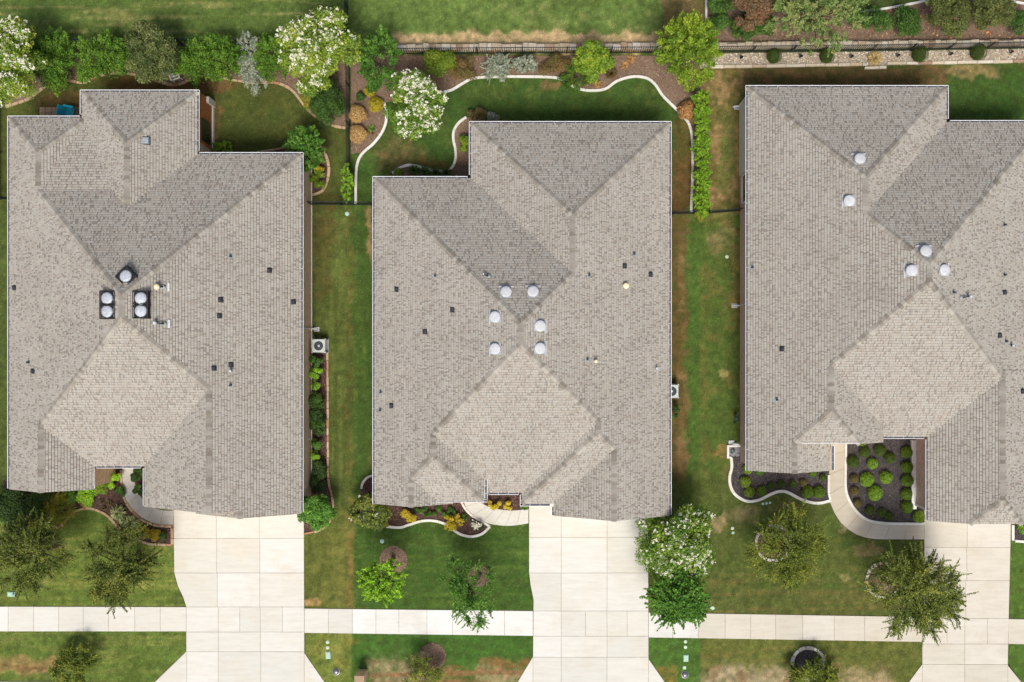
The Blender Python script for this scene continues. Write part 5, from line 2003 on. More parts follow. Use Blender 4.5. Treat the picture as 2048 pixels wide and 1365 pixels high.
def tuft(px, py, r, h, pal, label, cat='ornamental grass', name='grass_clump', n=150, w=.018, group=None, col_s=.8):
    rs = np.random.RandomState(int(px * 11 + py) % 99991)
    R_ = r / PPM
    x, y, _ = G(px, py, h * .3)
    root = empty(name, (x, y, 0), label, cat, group)
    V = []; F = []; cl = []
    cols = pick_cols(n, PAL[pal], rs, None, col_s)
    for i in range(n):
        a = rs.uniform(0, 2 * math.pi); L = R_ * rs.uniform(.45, 1.1); hh = h * rs.uniform(.6, 1.1) * (1.25 - L / R_ * .6)
        dx, dy = math.cos(a), math.sin(a); ww = w * rs.uniform(.7, 1.4)
        b = len(V)
        for t, wz in ((0, .7), (.4, 1), (.75, .7), (1.0, .05)):
            zz = hh * (1 - (2 * t - .95) ** 2 * .9) if t > .3 else hh * t * 1.6
            zz = max(.01, hh * math.sin(min(1, t * 1.15) * 2.2))
            V.append((dx * L * t - dy * ww * wz, dy * L * t + dx * ww * wz, zz))
            V.append((dx * L * t + dy * ww * wz, dy * L * t - dx * ww * wz, zz))
        for k in range(3):
            F.append((b + 2 * k, b + 2 * k + 1, b + 2 * k + 3, b + 2 * k + 2)); cl.append((*cols[i], 1))
    me = bpy.data.meshes.new('blades'); me.from_pydata(V, [], F); me.update()
    at = me.attributes.new('leafcol', 'FLOAT_COLOR', 'FACE'); at.data.foreach_set('color', np.array(cl, dtype=np.float32).ravel())
    me.materials.append(M['leaf'])
    tag(link('blades', me, root), kind='stuff')
    TRI[0] += len(F) * 2
    return root


M['shrub_core'] = simple('shrub_twigs', (44, 54, 28), 1.0, 0, .3, 14)

# ---------------------------------------------------------------- white crape myrtles
GC = 'white-flowering crape myrtles'
kw = dict(cat='tree', name='crape_myrtle', group=GC, leaf=.12, col_s=.9)
tree(22, 122, 76, 4.4, 'crape', 'white-flowering tree at the top left corner', blossom=230, n=10500, nb=52, br=.26, ry=86, **kw)
tree(643, 106, 82, 5.0, 'crape', 'largest white-flowering tree at the back of the left house yard', blossom=290, n=14500, nb=60, br=.24, ry=86, **kw)
tree(826, 212, 63, 4.2, 'crape2', 'white-flowering tree with densest blossom west of the middle back yard', blossom=270, n=9600, nb=64, br=.26, ry=74, **kw)
tree(1350, 1086, 80, 4.0, 'crape2', 'white-flowering tree beside the middle driveway and house corner', blossom=200, n=11500, nb=54, br=.26, ry=80, **kw)

# ---------------------------------------------------------------- left back yard row
GF = 'feathery bright green back-yard shrubs'
kw = dict(kind='plume', leaf=.115, cat='shrub', name='shrub', group=GF, br=.42, asp=.42)
tree(105, 122, 50, 2.1, 'feather', 'feathery green shrub right of the corner white-flowering tree', n=5600, nb=36, ry=54, **kw)
tree(205, 114, 44, 2.0, 'feather', 'feathery green shrub left of the olive round tree', n=4300, nb=28, **kw)
tree(388, 118, 45, 2.1, 'feather', 'feathery green shrub just right of the olive round tree', n=4300, nb=28, **kw)
tree(442, 114, 44, 2.2, 'feather', 'feathery green shrub left of the silver shrub', n=4300, nb=28, **kw)
tree(546, 112, 36, 2.2, 'feather', 'feathery green shrub between silver shrub and biggest white tree', n=3600, nb=26, ry=44, **kw)
tree(255, 122, 22, 1.6, 'feather', 'small feathery shrub tucked against the left side of the olive round tree', n=1600, nb=16, **kw)
tree(352, 112, 20, 1.6, 'feather', 'small feathery shrub tucked against the right side of the olive round tree', n=1500, nb=16, **kw)
tree(478, 132, 20, 1.3, 'feather', 'small feathery shrub in front of the silver shrub', n=1500, nb=16, **kw)
tree(303, 102, 58, 3.4, 'holly', 'dense olive-green round tree in the back row of the left house', n=9500, nb=60, br=.24, leaf=.11)
tree(502, 122, 27, 1.6, 'silver', 'silver-grey bushy shrub in the back row of the left house', cat='shrub', name='shrub', n=5200, nb=44, br=.4, leaf=.085, ry=44, kind='plume', lob=[(-6, -14, 0, .9), (4, 14, 0, 1), (10, 30, -.1, .8)])
tree(150, 108, 14, .8, 'silver', 'small thin silvery twig shrub between two feathery shrubs', cat='shrub', name='shrub', n=420, nb=10, leaf=.07, kind='plume')
tuft(171, 150, 20, .55, 'feather', 'arching bright green clump at the back stone edging', cat='plant', name='leafy_plant', n=190, w=.03)
shrub(660, 214, 35, 1.5, 'dkgreen', 'dark green broad shrub against the fence left of the dried mounds', ry=38, leaf=.09)
shrub(662, 178, 26, 1.7, 'dkgreen2', 'very dark shrub under the biggest white-flowering tree')
shrub(617, 205, 18, .7, 'spark', 'low yellow-green shrub on the back stone edging')
shrub(655, 168, 14, .8, 'feather', 'small green shrub poking out under the biggest white tree')
tree(758, 126, 44, 3.0, 'green', 'loose light green tree beside the fence junction', n=4300, nb=36, br=.28, leaf=.12, ry=62, kind='plume')

# ---------------------------------------------------------------- middle back yard bed
ball(740, 182, 11, 'small yellow shrub below the loose light green tree', 'yellow', name='shrub', rough=.15, leaf=.05)
ball(721, 193, 9, 'small dark green ball by the fence', 'dkgreen', name='shrub', rough=.2, leaf=.05)
ball(752, 209, 15, 'round golden yellow shrub left of the densest white tree', 'yellow', name='shrub', rough=.08, leaf=.05)
ball(715, 228, 18, 'upper tan dried round shrub by the fence', 'dry', name='shrub', rough=.12, leaf=.06, group='tan dried round shrubs')
ball(716, 268, 18, 'lower tan dried round shrub by the fence', 'dry', name='shrub', rough=.12, leaf=.06, group='tan dried round shrubs')
tuft(744, 258, 10, .2, 'feather', 'tiny green plant right of the tan dried shrubs', cat='plant', name='leafy_plant', n=50)
tuft(744, 266, 7, .15, 'rust', 'tiny brown plant right of the lower tan dried shrub', cat='plant', name='leafy_plant', n=40)
shrub(880, 124, 33, 1.5, 'yelgreen', 'olive-green round shrub at the left end of the middle back bed', ry=33, col_s=.68)
shrub(928, 141, 32, 1.1, 'rust', 'brownish-red shrub right of the olive round shrub', col_s=1.1, ry=27)
tree(995, 134, 22, 1.0, 'silver', 'silver shrub with reddish twigs, left one of two', cat='shrub', name='shrub', n=1300, nb=18, leaf=.08, kind='twig', group='silver shrubs in the middle back bed')
tree(1048, 130, 25, 1.0, 'silver', 'silver leafy shrub, right one of two', cat='shrub', name='shrub', n=2000, nb=26, leaf=.09, kind='plume', group='silver shrubs in the middle back bed', ry=18)
shrub(1110, 132, 33, .8, 'rust', 'low brown-green shrub between silver and dark green shrubs', ry=23, col_s=1.1)
shrub(1151, 157, 27, 1.0, 'feather', 'dark green spreading shrub overlapping the white curb', kind='plume', ry=24, col_s=.62)
tree(1187, 124, 38, 2.7, 'yelgreen', 'yellow-green round tree in the middle of the middle back bed', n=5200, nb=42, br=.26, leaf=.11, ry=42, col_s=.85)
tuft(1222, 148, 15, .5, 'rust', 'brown faded grass clump right of the yellow-green round tree', n=150)
for i, (x, y) in enumerate([(1195, 168), (1250, 130), (1262, 118)]):
    tuft(x, y, 11, .12, 'dryor', ['flat reddish leaf litter plant at the white curb', 'flat rusty groundcover right of the faded grass', 'small rusty groundcover by the picket fence'][i], cat='plant', name='leafy_plant', n=60, w=.02)
tree(1376, 100, 62, 4.4, 'yelgreen', 'big bright yellow-green tree where the fences meet', n=9500, nb=56, br=.26, leaf=.12, ry=70, kind='plume', col_s=.9)
ball(1376, 221, 19, 'orange-brown dried round shrub at the top of the bright hedge', 'dryor', name='shrub', rough=.12, leaf=.07)
hp = ['topmost', 'second', 'third', 'fourth', 'fifth', 'sixth', 'seventh', 'eighth', 'ninth', 'lowest']
for i in range(10):
    y = 200 + i * 24.3
    tree(1403 + (i % 2) * 1.5 - 1, y, 17, 1.2, 'bright', f'bright green hedge plant east of the middle house, {hp[i]} of ten', cat='hedge', name='hedge_plant', n=1150, nb=14, br=.4, leaf=.10, kind='plume', group='bright green hedge plants in a column', ry=17, col_s=.72)
ball(1402, 428, 13, 'small yellowish plant at the foot of the bright hedge by the dark fence', 'spark', name='shrub', h=.4, rough=.2, leaf=.06)

# ---------------------------------------------------------------- north-east bed
GB = 'dark green rounded shrubs behind the stone wall'
for x, y, r, lb in [(1440, 50, 22, 'leftmost dark green shrub right of the north curb'), (1440, 15, 26, 'dark green shrub at the top edge beside the north curb'), (1487, 55, 28, 'dark green shrub under the bronze tree'), (1528, 50, 25, 'dark green shrub between bronze tree and light green tree'),
                    (1715, 40, 25, 'dark green shrub right of the light green tree'), (1757, 44, 27, 'green shrub below the pale curved curb, left one'), (1816, 42, 31, 'green shrub below the pale curved curb, right one'), (2036, 46, 24, 'green shrub at the right frame edge')]:
    shrub(x, y, r, 1.4, 'dkgreen', lb + ', above the stone wall', group=GB, leaf=.09, col_s=.85)
tree(1500, 8, 46, 3.0, 'bronze', 'reddish-bronze leaved tree at the top edge', n=5600, nb=44, br=.26, leaf=.11)
tree(1635, 28, 84, 4.2, 'lightg', 'large light green tree hanging over the picket fence at the top', n=15500, nb=80, br=.3, leaf=.10, kind='plume', ry=54, lob=[(-22, -4, 0, .8), (-52, 12, -.2, .6), (16, 52, -.1, .55), (40, 0, .1, .75), (0, 0, .2, .8)])
tree(1893, 30, 55, 2.6, 'olive', 'olive-green spreading tree at the top right, left one', n=7200, nb=48, br=.25, leaf=.10, ry=46, col_s=1.0, group='olive spreading trees at the top right')
tree(1985, 18, 46, 2.6, 'olive', 'olive-green spreading tree at the top right, right one', n=5600, nb=40, br=.25, leaf=.10, ry=44, col_s=.95, group='olive spreading trees at the top right')
GG = 'clipped boxwood domes in the gravel strip'
for x, y, r, lb in [(1549, 112, 15.5, 'leftmost clipped green dome in the gravel strip'), (1655, 111, 16, 'clipped green dome in the gravel strip under the light green tree'), (1841, 108, 17, 'clipped green dome in the gravel right of the tan grass mound'), (1958, 104, 17, 'rightmost clipped green dome in the gravel strip')]:
    ball(x, y, r, lb, 'boxdark', group=GG, rough=.02, leaf=.035, h=.8)
tuft(1749, 118, 16, .45, 'tuft', 'tan dry grass mound in the gravel strip by the jutting stones', n=260)

# ---------------------------------------------------------------- east side of the left house
tree(612, 298, 36, 2.6, 'green', 'small light green tree at the north-east corner of the left house', n=4200, nb=34, br=.28, leaf=.12, ry=44, kind='plume')
shrub(637, 337, 12, .7, 'yellow', 'yellow-orange shrub under the small corner tree', leaf=.06)
shrub(636, 362, 18, .8, 'yelgreen', 'yellow-green round shrub inside the curved stone edging', leaf=.07, kind='plume')
tree(695, 366, 13, 1.3, 'bright', 'narrow light green vine climbing the dark fence', cat='vine', name='vine', n=1500, nb=30, br=.36, leaf=.09, ry=40, kind='plume', col_s=.8)
shrub(449, 296, 26, .6, 'bright', 'bright green low shrub in the rear corner of the left house', ry=11, kind='plume', leaf=.08)
shrub(957, 229, 22, .8, 'brown', 'grey-brown leafy shrub at the rear corner of the middle house', ry=14)
shrub(988, 234, 16, .7, 'silver', 'blue-grey shrub right of the brown one at the middle house rear eave', col_s=.6, ry=12)
shrub(926, 283, 15, .8, 'yelgreen', 'yellow-green shrub inside the S-shaped curb', ry=20, leaf=.07)
for i, (x, y) in enumerate([(828, 342), (850, 345), (872, 347), (893, 347)]):
    tuft(x, y, 15, .5, 'dkgreen', ['first', 'second', 'third', 'fourth'][i] + ' dark grassy clump from the left along the middle house rear wall', n=100, group='dark grassy clumps at the rear wall', col_s=.7)
ball(797, 345, 9, 'tiny green shrub where the S-shaped curb ends', 'yelgreen', name='shrub', h=.3, rough=.2)

GE = 'shrubs in the side bed of the left house'
for x, y, r, p, lb, c in [(633, 722, 13, 'green', 'green shrub just below the air conditioner', .6), (632, 746, 14, 'bright', 'bright lime shrub second below the air conditioner', .95), (634, 769, 12, 'bright', 'green shrub third below the air conditioner', .75),
                       (635, 801, 19, 'dkgreen', 'dark shrub, uppermost of the dark pair in the side bed', .75), (635, 832, 20, 'dkgreen2', 'darkest shrub in the middle of the side bed', .9), (635, 853, 18, 'dkgreen', 'dark shrub, lower of the dark pair in the side bed', .75),
                       (634, 888, 12, 'green', 'mid green shrub above the small bright one in the side bed', .75), (633, 910, 11, 'bright', 'small bright shrub low in the side bed', .9), (635, 940, 20, 'dkgreen2', 'very dark shrub above the lowest one in the side bed', .8), (634, 972, 20, 'dkgreen2', 'very dark shrub right above the bright round tree', .8)]:
    shrub(x, y, r, .9, p, lb + ', left house', group=GE, leaf=.075, col_s=c)
tree(630, 1025, 38, 2.3, 'green', 'bright green round tree at the corner of the left driveway', n=6200, nb=40, br=.28, leaf=.11, ry=37, col_s=.95)
shrub(1348, 822, 10, .8, 'dkgreen', 'dark green shrub just below the middle house air conditioner', ry=20)

# ---------------------------------------------------------------- front beds
GD = 'dark shrubs at the lower left corner of the left house'
shrub(18, 1012, 40, 1.6, 'dkgreen2', 'large dark shrub at the left frame edge', group=GD, leaf=.09, ry=42, n=4200)
shrub(72, 1010, 34, 1.5, 'dkgreen2', 'dark shrub second from the left frame edge', group=GD, leaf=.09, n=3000)
shrub(30, 1045, 26, 1.0, 'olive', 'brownish dark shrub below the large dark shrub', group=GD)
tree(112, 1020, 34, 1.2, 'spark', 'wispy yellow-green shrub in the front bed of the left house', cat='shrub', name='shrub', n=2600, nb=30, leaf=.07, kind='twig', ry=30, col_s=.95)
shrub(75, 1046, 12, .5, 'yellow', 'small yellow shrub at the left end of the stone edging', leaf=.06)
shrub(105, 1048, 14, .5, 'spark', 'small orange-yellow shrub right of the small yellow one', leaf=.06, col_s=.7)
shrub(140, 993, 22, .8, 'green', 'green shrub left under the left house front eave', col_s=.85)
shrub(175, 990, 21, .8, 'bright', 'light green shrub under the left house front eave', col_s=.95)
shrub(203, 976, 15, .8, 'yelgreen', 'yellow speckled shrub beside the brick wall', leaf=.06)
ball(140, 1007, 9, 'small salmon shrub left of two', 'dryor', name='shrub', h=.4, rough=.2, leaf=.06)
ball(170, 1007, 9, 'small salmon shrub right of two', 'dryor', name='shrub', h=.4, rough=.2, leaf=.06)
shrub(232, 953, 12, .7, 'bright', 'pale green round shrub beside the grey path', leaf=.07, col_s=1.0)
shrub(222, 970, 8, .5, 'bright', 'small pale green shrub below the round one at the path', leaf=.06, col_s=1.0)
shrub(238, 984, 14, .4, 'dkgreen', 'low dark groundcover shrub beside the grey path', col_s=.8)
shrub(275, 952, 12, .9, 'dkgreen', 'dark green shrub under the eave right of the grey path, upper', ry=16, col_s=.7)
shrub(278, 978, 10, .9, 'dkgreen', 'dark green shrub under the eave right of the grey path, lower', ry=16, col_s=.7)
tuft(237, 1026, 17, .5, 'yucca', 'pale striped spiky plant, left of two', cat='plant', name='spiky_plant', n=130, w=.028, group='pale striped spiky plants')
tuft(262, 1048, 19, .5, 'yucca', 'pale striped spiky plant, right of two', cat='plant', name='spiky_plant', n=130, w=.028, group='pale striped spiky plants')
tuft(246, 1040, 12, .4, 'yucca', 'small pale spiky plant between the two striped ones', cat='plant', name='spiky_plant', n=60, w=.026, group='pale striped spiky plants')
for x, y, lb in [(205, 1003, 'left'), (220, 1006, 'right'), (209, 1016, 'lower')]:
    tuft(x, y, 7, .2, 'brown', f'tiny dark plant in the brown mulch, {lb} of three', cat='plant', name='leafy_plant', n=45, col_s=.5)
ball(290, 1066, 10, 'golden shrub left of two beside the driveway', 'yellow', name='shrub', h=.5, rough=.18, leaf=.06)
ball(309, 1070, 11, 'golden shrub right of two beside the driveway', 'yellow', name='shrub', h=.5, rough=.18, leaf=.06)
ball(325, 1072, 8, 'small green shrub right of the golden pair', 'dkgreen', name='shrub', h=.35, rough=.2, leaf=.06)
tree(742, 1023, 44, 2.4, 'oak', 'dark magnolia-like shrub with a white flower at the middle house corner', cat='shrub', name='shrub', n=4600, nb=38, br=.28, leaf=.13, ry=38, blossom=5, col_s=.8)
shrub(818, 1031, 23, .7, 'yellow', 'bright yellow-green wide shrub before the middle house', ry=14, leaf=.07, col_s=1.0)
shrub(766, 1047, 15, .6, 'spark', 'yellow-green shrub at the left end of the front curb', ry=10, col_s=.85)
shrub(908, 1046, 17, .7, 'yellow', 'yellow spiky shrub crossing the wavy front curb', kind='plume', leaf=.07, col_s=1.0)
shrub(988, 1009, 15, .6, 'yellow', 'yellow shrub left half between path and middle house', ry=10, leaf=.06, col_s=1.05)
shrub(1014, 1012, 16, .6, 'yellow', 'yellow shrub right half between path and middle house', ry=9, leaf=.06, col_s=1.05)
shrub(1048, 1015, 10, .4, 'green', 'small green shrub at the driveway end of the middle house path', ry=5, col_s=.8)
for x, y, r, lb in [(842, 1019, 14, 'first'), (862, 1030, 14, 'second'), (878, 1018, 13, 'third'), (893, 1030, 12, 'fourth'), (906, 1018, 13, 'fifth'), (930, 1034, 10, 'last')]:
    shrub(x, y, r, .3, 'green', f'low green groundcover plant before the middle house, {lb} from left', n=420, leaf=.06, ry=9, col_s=.6)
shrub(957, 1051, 15, .5, 'dkgreen2', 'small dark shrub with white flowers inside the curb tip', blossom=18, ry=11)

# ---------------------------------------------------------------- lawn and verge trees
GT = 'dark olive wispy street trees'
tree(62, 1112, 62, 4.4, 'oak', 'dark olive tree at the left frame edge of the front lawn', n=8200, nb=58, br=.22, leaf=.085, kind='twig', group=GT, crown_h=2.6, ry=66)
tree(234, 1128, 58, 4.4, 'oak', 'dark olive tree reaching over the left sidewalk', n=7600, nb=54, br=.22, leaf=.085, kind='twig', group=GT, crown_h=2.8, ry=72)
tree(150, 1334, 38, 1.8, 'elm', 'olive tree on the lower left verge', n=5200, nb=38, br=.22, leaf=.085, kind='twig', ry=34, lob=[(0, 0, 0, 1), (16, -16, 0, .6), (-16, 14, 0, .8)], group=GT)
tree(765, 1161, 46, 4.3, 'bright', 'vivid lime green tree beside the upper mulch ring', n=4800, nb=58, br=.2, leaf=.11, ry=44, base=(787, 1118), kind='plume', crown_h=2.2, col_s=.95)
tree(938, 1180, 44, 4.2, 'green', 'sparse green tree reaching over the middle sidewalk', n=3000, nb=46, br=.24, leaf=.11, ry=60, base=(960, 1150), kind='twig', crown_h=2.6, lob=[(0, 0, 0, 1), (-28, -30, 0, .55), (10, 30, .1, .8), (24, -20, 0, .6)], col_s=.85)
tree(846, 1350, 36, 1.7, 'elm', 'thin yellowish tree over the lower mulch ring', n=1500, nb=32, br=.2, leaf=.08, kind='twig', ry=36, base=(865, 1313), col_s=.95)
tree(1358, 1192, 54, 4.0, 'green', 'mid green tree over the sidewalk right of the middle driveway', n=7000, nb=60, br=.26, leaf=.12, ry=50, kind='twig', asp=.6, col_s=.86)
tree(1578, 1096, 67, 3.9, 'elm', 'yellow-olive wispy tree in the left cobble ring', n=8600, nb=64, br=.2, leaf=.08, kind='twig', ry=70, base=(1548, 1084), crown_h=2.6)
tree(1828, 1186, 78, 4.9, 'oak', 'large dark wispy tree reaching over the right driveway', n=11500, nb=80, br=.19, leaf=.085, kind='twig', ry=80, base=(1766, 1160), crown_h=3.2, col_s=1.0)
tree(1624, 1362, 42, 1.7, 'elm', 'olive wispy tree in the lower cobble ring', n=4600, nb=40, br=.22, leaf=.085, kind='twig', ry=40, base=(1616, 1328), col_s=.85)

# ---------------------------------------------------------------- right house boxwoods
q = lambda x, y: (1440 + x / 4.655, 800 + y / 4.655)
GA = 'rounded shrubs in the wavy dark mulch bed'
for x, y, r, p, lb in [(237, 765, 11, 'yelgreen', 'bright yellow-green ball, uppermost at the left end'), (275, 862, 10.5, 'yelgreen', 'bright yellow-green ball, lowest at the left end'), (387, 852, 10.5, 'boxwood', 'green ball beside the yellow-green lowest ball'),
                       (476, 802, 7.5, 'boxdark', 'small green ball, first of the four small ones'), (574, 785, 8, 'boxdark', 'small green ball, second of the four small ones'), (677, 785, 8, 'boxdark', 'small green ball, third of the four small ones'), (778, 775, 8, 'brown', 'small grey-green ball, last of the four small ones'),
                       (815, 860, 12, 'boxwood', 'larger green ball, left of the pair near the path'), (922, 860, 12.5, 'boxwood', 'larger green ball, right of the pair near the path'), (958, 724, 7, 'boxdark', 'dark ball above the pair near the path'),
                       (865, 684, 8, 'boxwood', 'green ball half under the eave near the path'), (258, 648, 10, 'yelgreen', 'yellow-green ball under the house corner'), (372, 668, 8, 'green', 'small green ball half under the left part of the eave')]:
    X, Y = q(x, y)
    ball(X, Y, r, lb + ', wavy dark bed', p, group=GA, rough=.07)
GB2 = 'boxwoods in the dark bed beside the curved path'
for x, y, r, p, lb in [(1242, 578, 12.5, 'boxdark', 'large dark ball nearest the path top'), (1350, 488, 11, 'boxdark', 'dark ball second from the path at the top'), (1492, 470, 11.5, 'boxdark', 'dark ball third from the path at the top'), (1583, 540, 11, 'boxdark', 'dark ball lowest right of the four dark ones'),
                       (1422, 595, 11, 'bright', 'light green loose ball among the dark ones'), (1740, 490, 11.5, 'boxwood', 'first from top in the column of five domes at the white ledge'), (1745, 628, 12, 'boxwood', 'second from top in the column of five domes at the white ledge'),
                       (1746, 752, 12.5, 'boxwood', 'third from top in the column of five domes at the white ledge'), (1738, 880, 12, 'boxwood', 'fourth from top in the column of five domes at the white ledge'), (1743, 1000, 12.5, 'boxwood', 'lowest in the column of five domes at the white ledge'),
                       (1250, 735, 9, 'brown', 'brownish ball at the path, upper of three'), (1370, 745, 14, 'bright', 'big bright green ball right of the upper brownish ball'), (1548, 725, 12.5, 'bright', 'bright green ball in the middle of the bed'), (1447, 870, 15, 'bright', 'largest bright green ball in the centre of the bed'),
                       (1255, 850, 9, 'brown', 'brownish ball at the path, middle of three'), (1282, 965, 9, 'brown', 'brownish ball at the path, lowest of three'), (1398, 1027, 9.5, 'boxdark', 'dull green ball, first of three at the bottom curb'), (1508, 1050, 9, 'boxdark', 'dull green ball, second of three at the bottom curb'),
                       (1575, 1082, 8.5, 'boxdark', 'dull green ball, last of three at the bottom curb'), (1855, 1090, 12, 'yelgreen', 'yellowish ball at the bottom right by the driveway')]:
    X, Y = q(x, y)
    ball(X, Y, r, lb, p, group=GB2, rough=.07 if p != 'boxwood' else .03, col_s=.8 if p != 'bright' else .72)
tuft(1727, 890, 7, .2, 'yelgreen', 'tiny yellow-green plant under the porch gutter of the right house', cat='plant', name='leafy_plant', n=40)
shrub(2044, 1058, 13, .6, 'bright', 'bright green shrub cut by the right frame edge near the driveway', leaf=.06)

# ================================================================ SMALL OBJECTS
def ac_unit(px, py, label, rot=0):
    x, y, _ = G(px, py, .8)
    o = empty('air_conditioner', (x, y, 0), label, 'air conditioner', 'condenser units beside the houses', rz=rot)
    s = .34
    MB().box(-s - .05, s + .05, -s - .05, s + .05, 0, .06, bev=.01).build('pad', M['conc_grey'], o)
    b = MB().box(-s + .02, s - .02, -s + .02, s - .02, .06, .76).build('body', M['ac_dark'], o)
    fm = MB()
    for a, c in ((-1, -1), (1, -1), (1, 1), (-1, 1)):
        fm.box(a * s - .035, a * s + .035, c * s - .035, c * s + .035, .06, .8)
    fm.build('corner_post', M['ac_shell'], o)
    sl = MB()
    for k in range(12):
        z = .12 + k * .053
        sl.box(s - .02, s + .005, -s + .04, s - .04, z, z + .012); sl.box(-s - .005, -s + .02, -s + .04, s - .04, z, z + .012)
        sl.box(-s + .04, s - .04, s - .02, s + .005, z, z + .012); sl.box(-s + .04, s - .04, -s - .005, -s + .02, z, z + .012)
    tag(sl.build('grille_slats', M['ac_shell'], o), kind='stuff')
    # top with a round opening
    tp = MB(); n = 32; r = .25; vs = []; fs = []
    def sq(a):
        c, s_ = math.cos(a), math.sin(a); m = max(abs(c), abs(s_)); return (c / m * s, s_ / m * s)
    for zz in (.80, .77):
        for k in range(n):
            a = 2 * math.pi * k / n; vs.append((*sq(a), zz))
        for k in range(n):
            a = 2 * math.pi * k / n; vs.append((r * math.cos(a), r * math.sin(a), zz))
    for k in range(n):
        k2 = (k + 1) % n
        fs += [(k, k2, n + k2, n + k), (2 * n + k2, 2 * n + k, 3 * n + k, 3 * n + k2), (k, 2 * n + k, 2 * n + k2, k2), (n + k, n + k2, 3 * n + k2, 3 * n + k)]
    tp.add(vs, fs).build('top_panel', M['ac_shell'], o)
    MB().lathe([(.248, .70), (.01, .705)], 24).build('fan_well', M['ac_dark'], o)
    hub = MB().lathe([(.06, .71), (.06, .76), (.02, .77)], 16).build('fan_hub', M['ac_shell'], o)
    for k in range(4):
        a = k * math.pi / 2 + .4
        bl = MB().add([(.05 * math.cos(a), .05 * math.sin(a), .72), (.22 * math.cos(a - .25), .22 * math.sin(a - .25), .715), (.23 * math.cos(a + .35), .23 * math.sin(a + .35), .745), (.05 * math.cos(a + .8), .05 * math.sin(a + .8), .74)], [(0, 1, 2, 3)])
        bl.add([(.05 * math.cos(a), .05 * math.sin(a), .716), (.22 * math.cos(a - .25), .22 * math.sin(a - .25), .711), (.23 * math.cos(a + .35), .23 * math.sin(a + .35), .741), (.05 * math.cos(a + .8), .05 * math.sin(a + .8), .736)], [(3, 2, 1, 0)])
        bl.build('fan_blade', M['ac_shell'] if k == 2 else M['meter'], o)
    g = MB()
    for rr in (.08, .13, .18, .23):
        pts = [(rr * math.cos(2 * math.pi * k / 20), rr * math.sin(2 * math.pi * k / 20), .79) for k in range(21)]
        g.tube(pts, .003, 3, cap=False)
    g.build('fan_guard', M['meter'], o)
    MB().tube([(-.3, .34, .3), (-.3, .5, .36), (-.42, .56, .4), (-.55, .5, .4)], .018, 6).build('hose', M['pipe_grey'], o)
    return o


ac_unit(637, 692, 'grey air conditioner beside the left house east wall above the shrub bed')
ac_unit(1344, 783, 'grey air conditioner half under the middle house east eave')


def lid(px, py, w, l, label, mat, name='utility_box', rot=0, h=.07, cat='utility box', group=None):
    x, y, _ = G(px, py, .04)
    o = empty(name, (x, y, 0), label, cat, group, rz=rot)
    w /= PPM * 2; l /= PPM * 2
    MB().box(-w, w, -l, l, -.02, h * .6, bev=.01).build('rim', mat, o)
    MB().box(-w * .82, w * .82, -l * .85, l * .85, h * .6, h, bev=.008).build('lid', mat, o)
    MB().box(-.03, .03, l * .5, l * .6, h, h + .006).build('handle_slot', M['meter'], o)
    return o


GU = 'pale green utility box lids'
lid(22, 1189, 15, 10, 'pale green box lid in the lawn at the left frame edge', M['green_lid'], group=GU)
lid(656, 1311, 10, 15, 'pale green box lid on the verge between left and middle driveways', M['green_lid'], rot=.08, group=GU)
lid(1372, 1317, 10, 14, 'pale green box lid on the verge right of the middle driveway', M['green_lid'], group=GU)


def capr(px, py, r, label, mat, name='drain_cleanout', h=.05, cat='cap', group=None, dome=False):
    x, y, _ = G(px, py, .03)
    r /= PPM
    o = empty(name, (x, y, 0), label, cat, group)
    MB().lathe([(r * 1.05, -.02), (r * 1.05, h * .5), (r * .9, h * .6)], 18).build('ring', mat if not dome else M['meter'], o)
    pr = [(r * .85, h * .6), (r * .8, h * .9), (r * .4, h), (.005, h)] if not dome else [(r * .9, h * .6), (r * .75, h * 1.4), (r * .4, h * 1.9), (.005, h * 2)]
    MB().lathe(pr, 18).build('cover', mat, o, smooth=dome)
    return o


GV = 'small round caps in the lawn'
for x, y, r, lb, m in [(1425, 1217, 4.2, 'pale round cap beside the right sidewalk', 'pale_lid'), (655, 1285, 3.4, 'upper small pale cap above the verge box', 'pale_lid'), (655, 1296, 3.4, 'lower small pale cap above the verge box', 'pale_lid'),
                       (1371, 1284, 3.2, 'upper pale cap above the right verge box', 'pale_lid'), (1371, 1295, 3.4, 'lower pale cap above the right verge box', 'pale_lid'), (1369, 1336, 3.4, 'pale cap below the right verge box', 'pale_lid'),
                       (764, 1083, 4, 'blue-green sprinkler cap above the upper mulch ring', 'green_lid'), (1526, 1008, 2.6, 'left of three pale caps below the wavy bed', 'green_lid'), (1533, 1007, 2.6, 'middle of three pale caps below the wavy bed', 'green_lid'), (1540, 1006, 2.6, 'right of three pale caps below the wavy bed', 'green_lid'),
                       (1465, 1057, 3.2, 'pale cap in the right lawn, upper of two', 'pale_lid'), (1466, 1066, 2.8, 'blue-green cap in the right lawn, lower of two', 'green_lid'), (694, 428, 4, 'blue-green cap just south of the middle dark fence', 'green_lid'),
                       (1454, 514, 3.4, 'pale cap in the grass strip left of the right house', 'pale_lid'), (1415, 1214, 3.2, 'dark cap under the sidewalk tree edge', 'dark_green')]:
    capr(x, y, r, lb, M[m], group=GV)
capr(672, 1344, 7, 'shiny grey meter dome on the verge right of the left driveway', M['meter'], 'water_meter', .06, 'meter cover', 'grey meter domes', True)
capr(1370, 1350, 7, 'shiny grey meter dome on the verge right of the middle driveway', M['meter'], 'water_meter', .06, 'meter cover', 'grey meter domes', True)


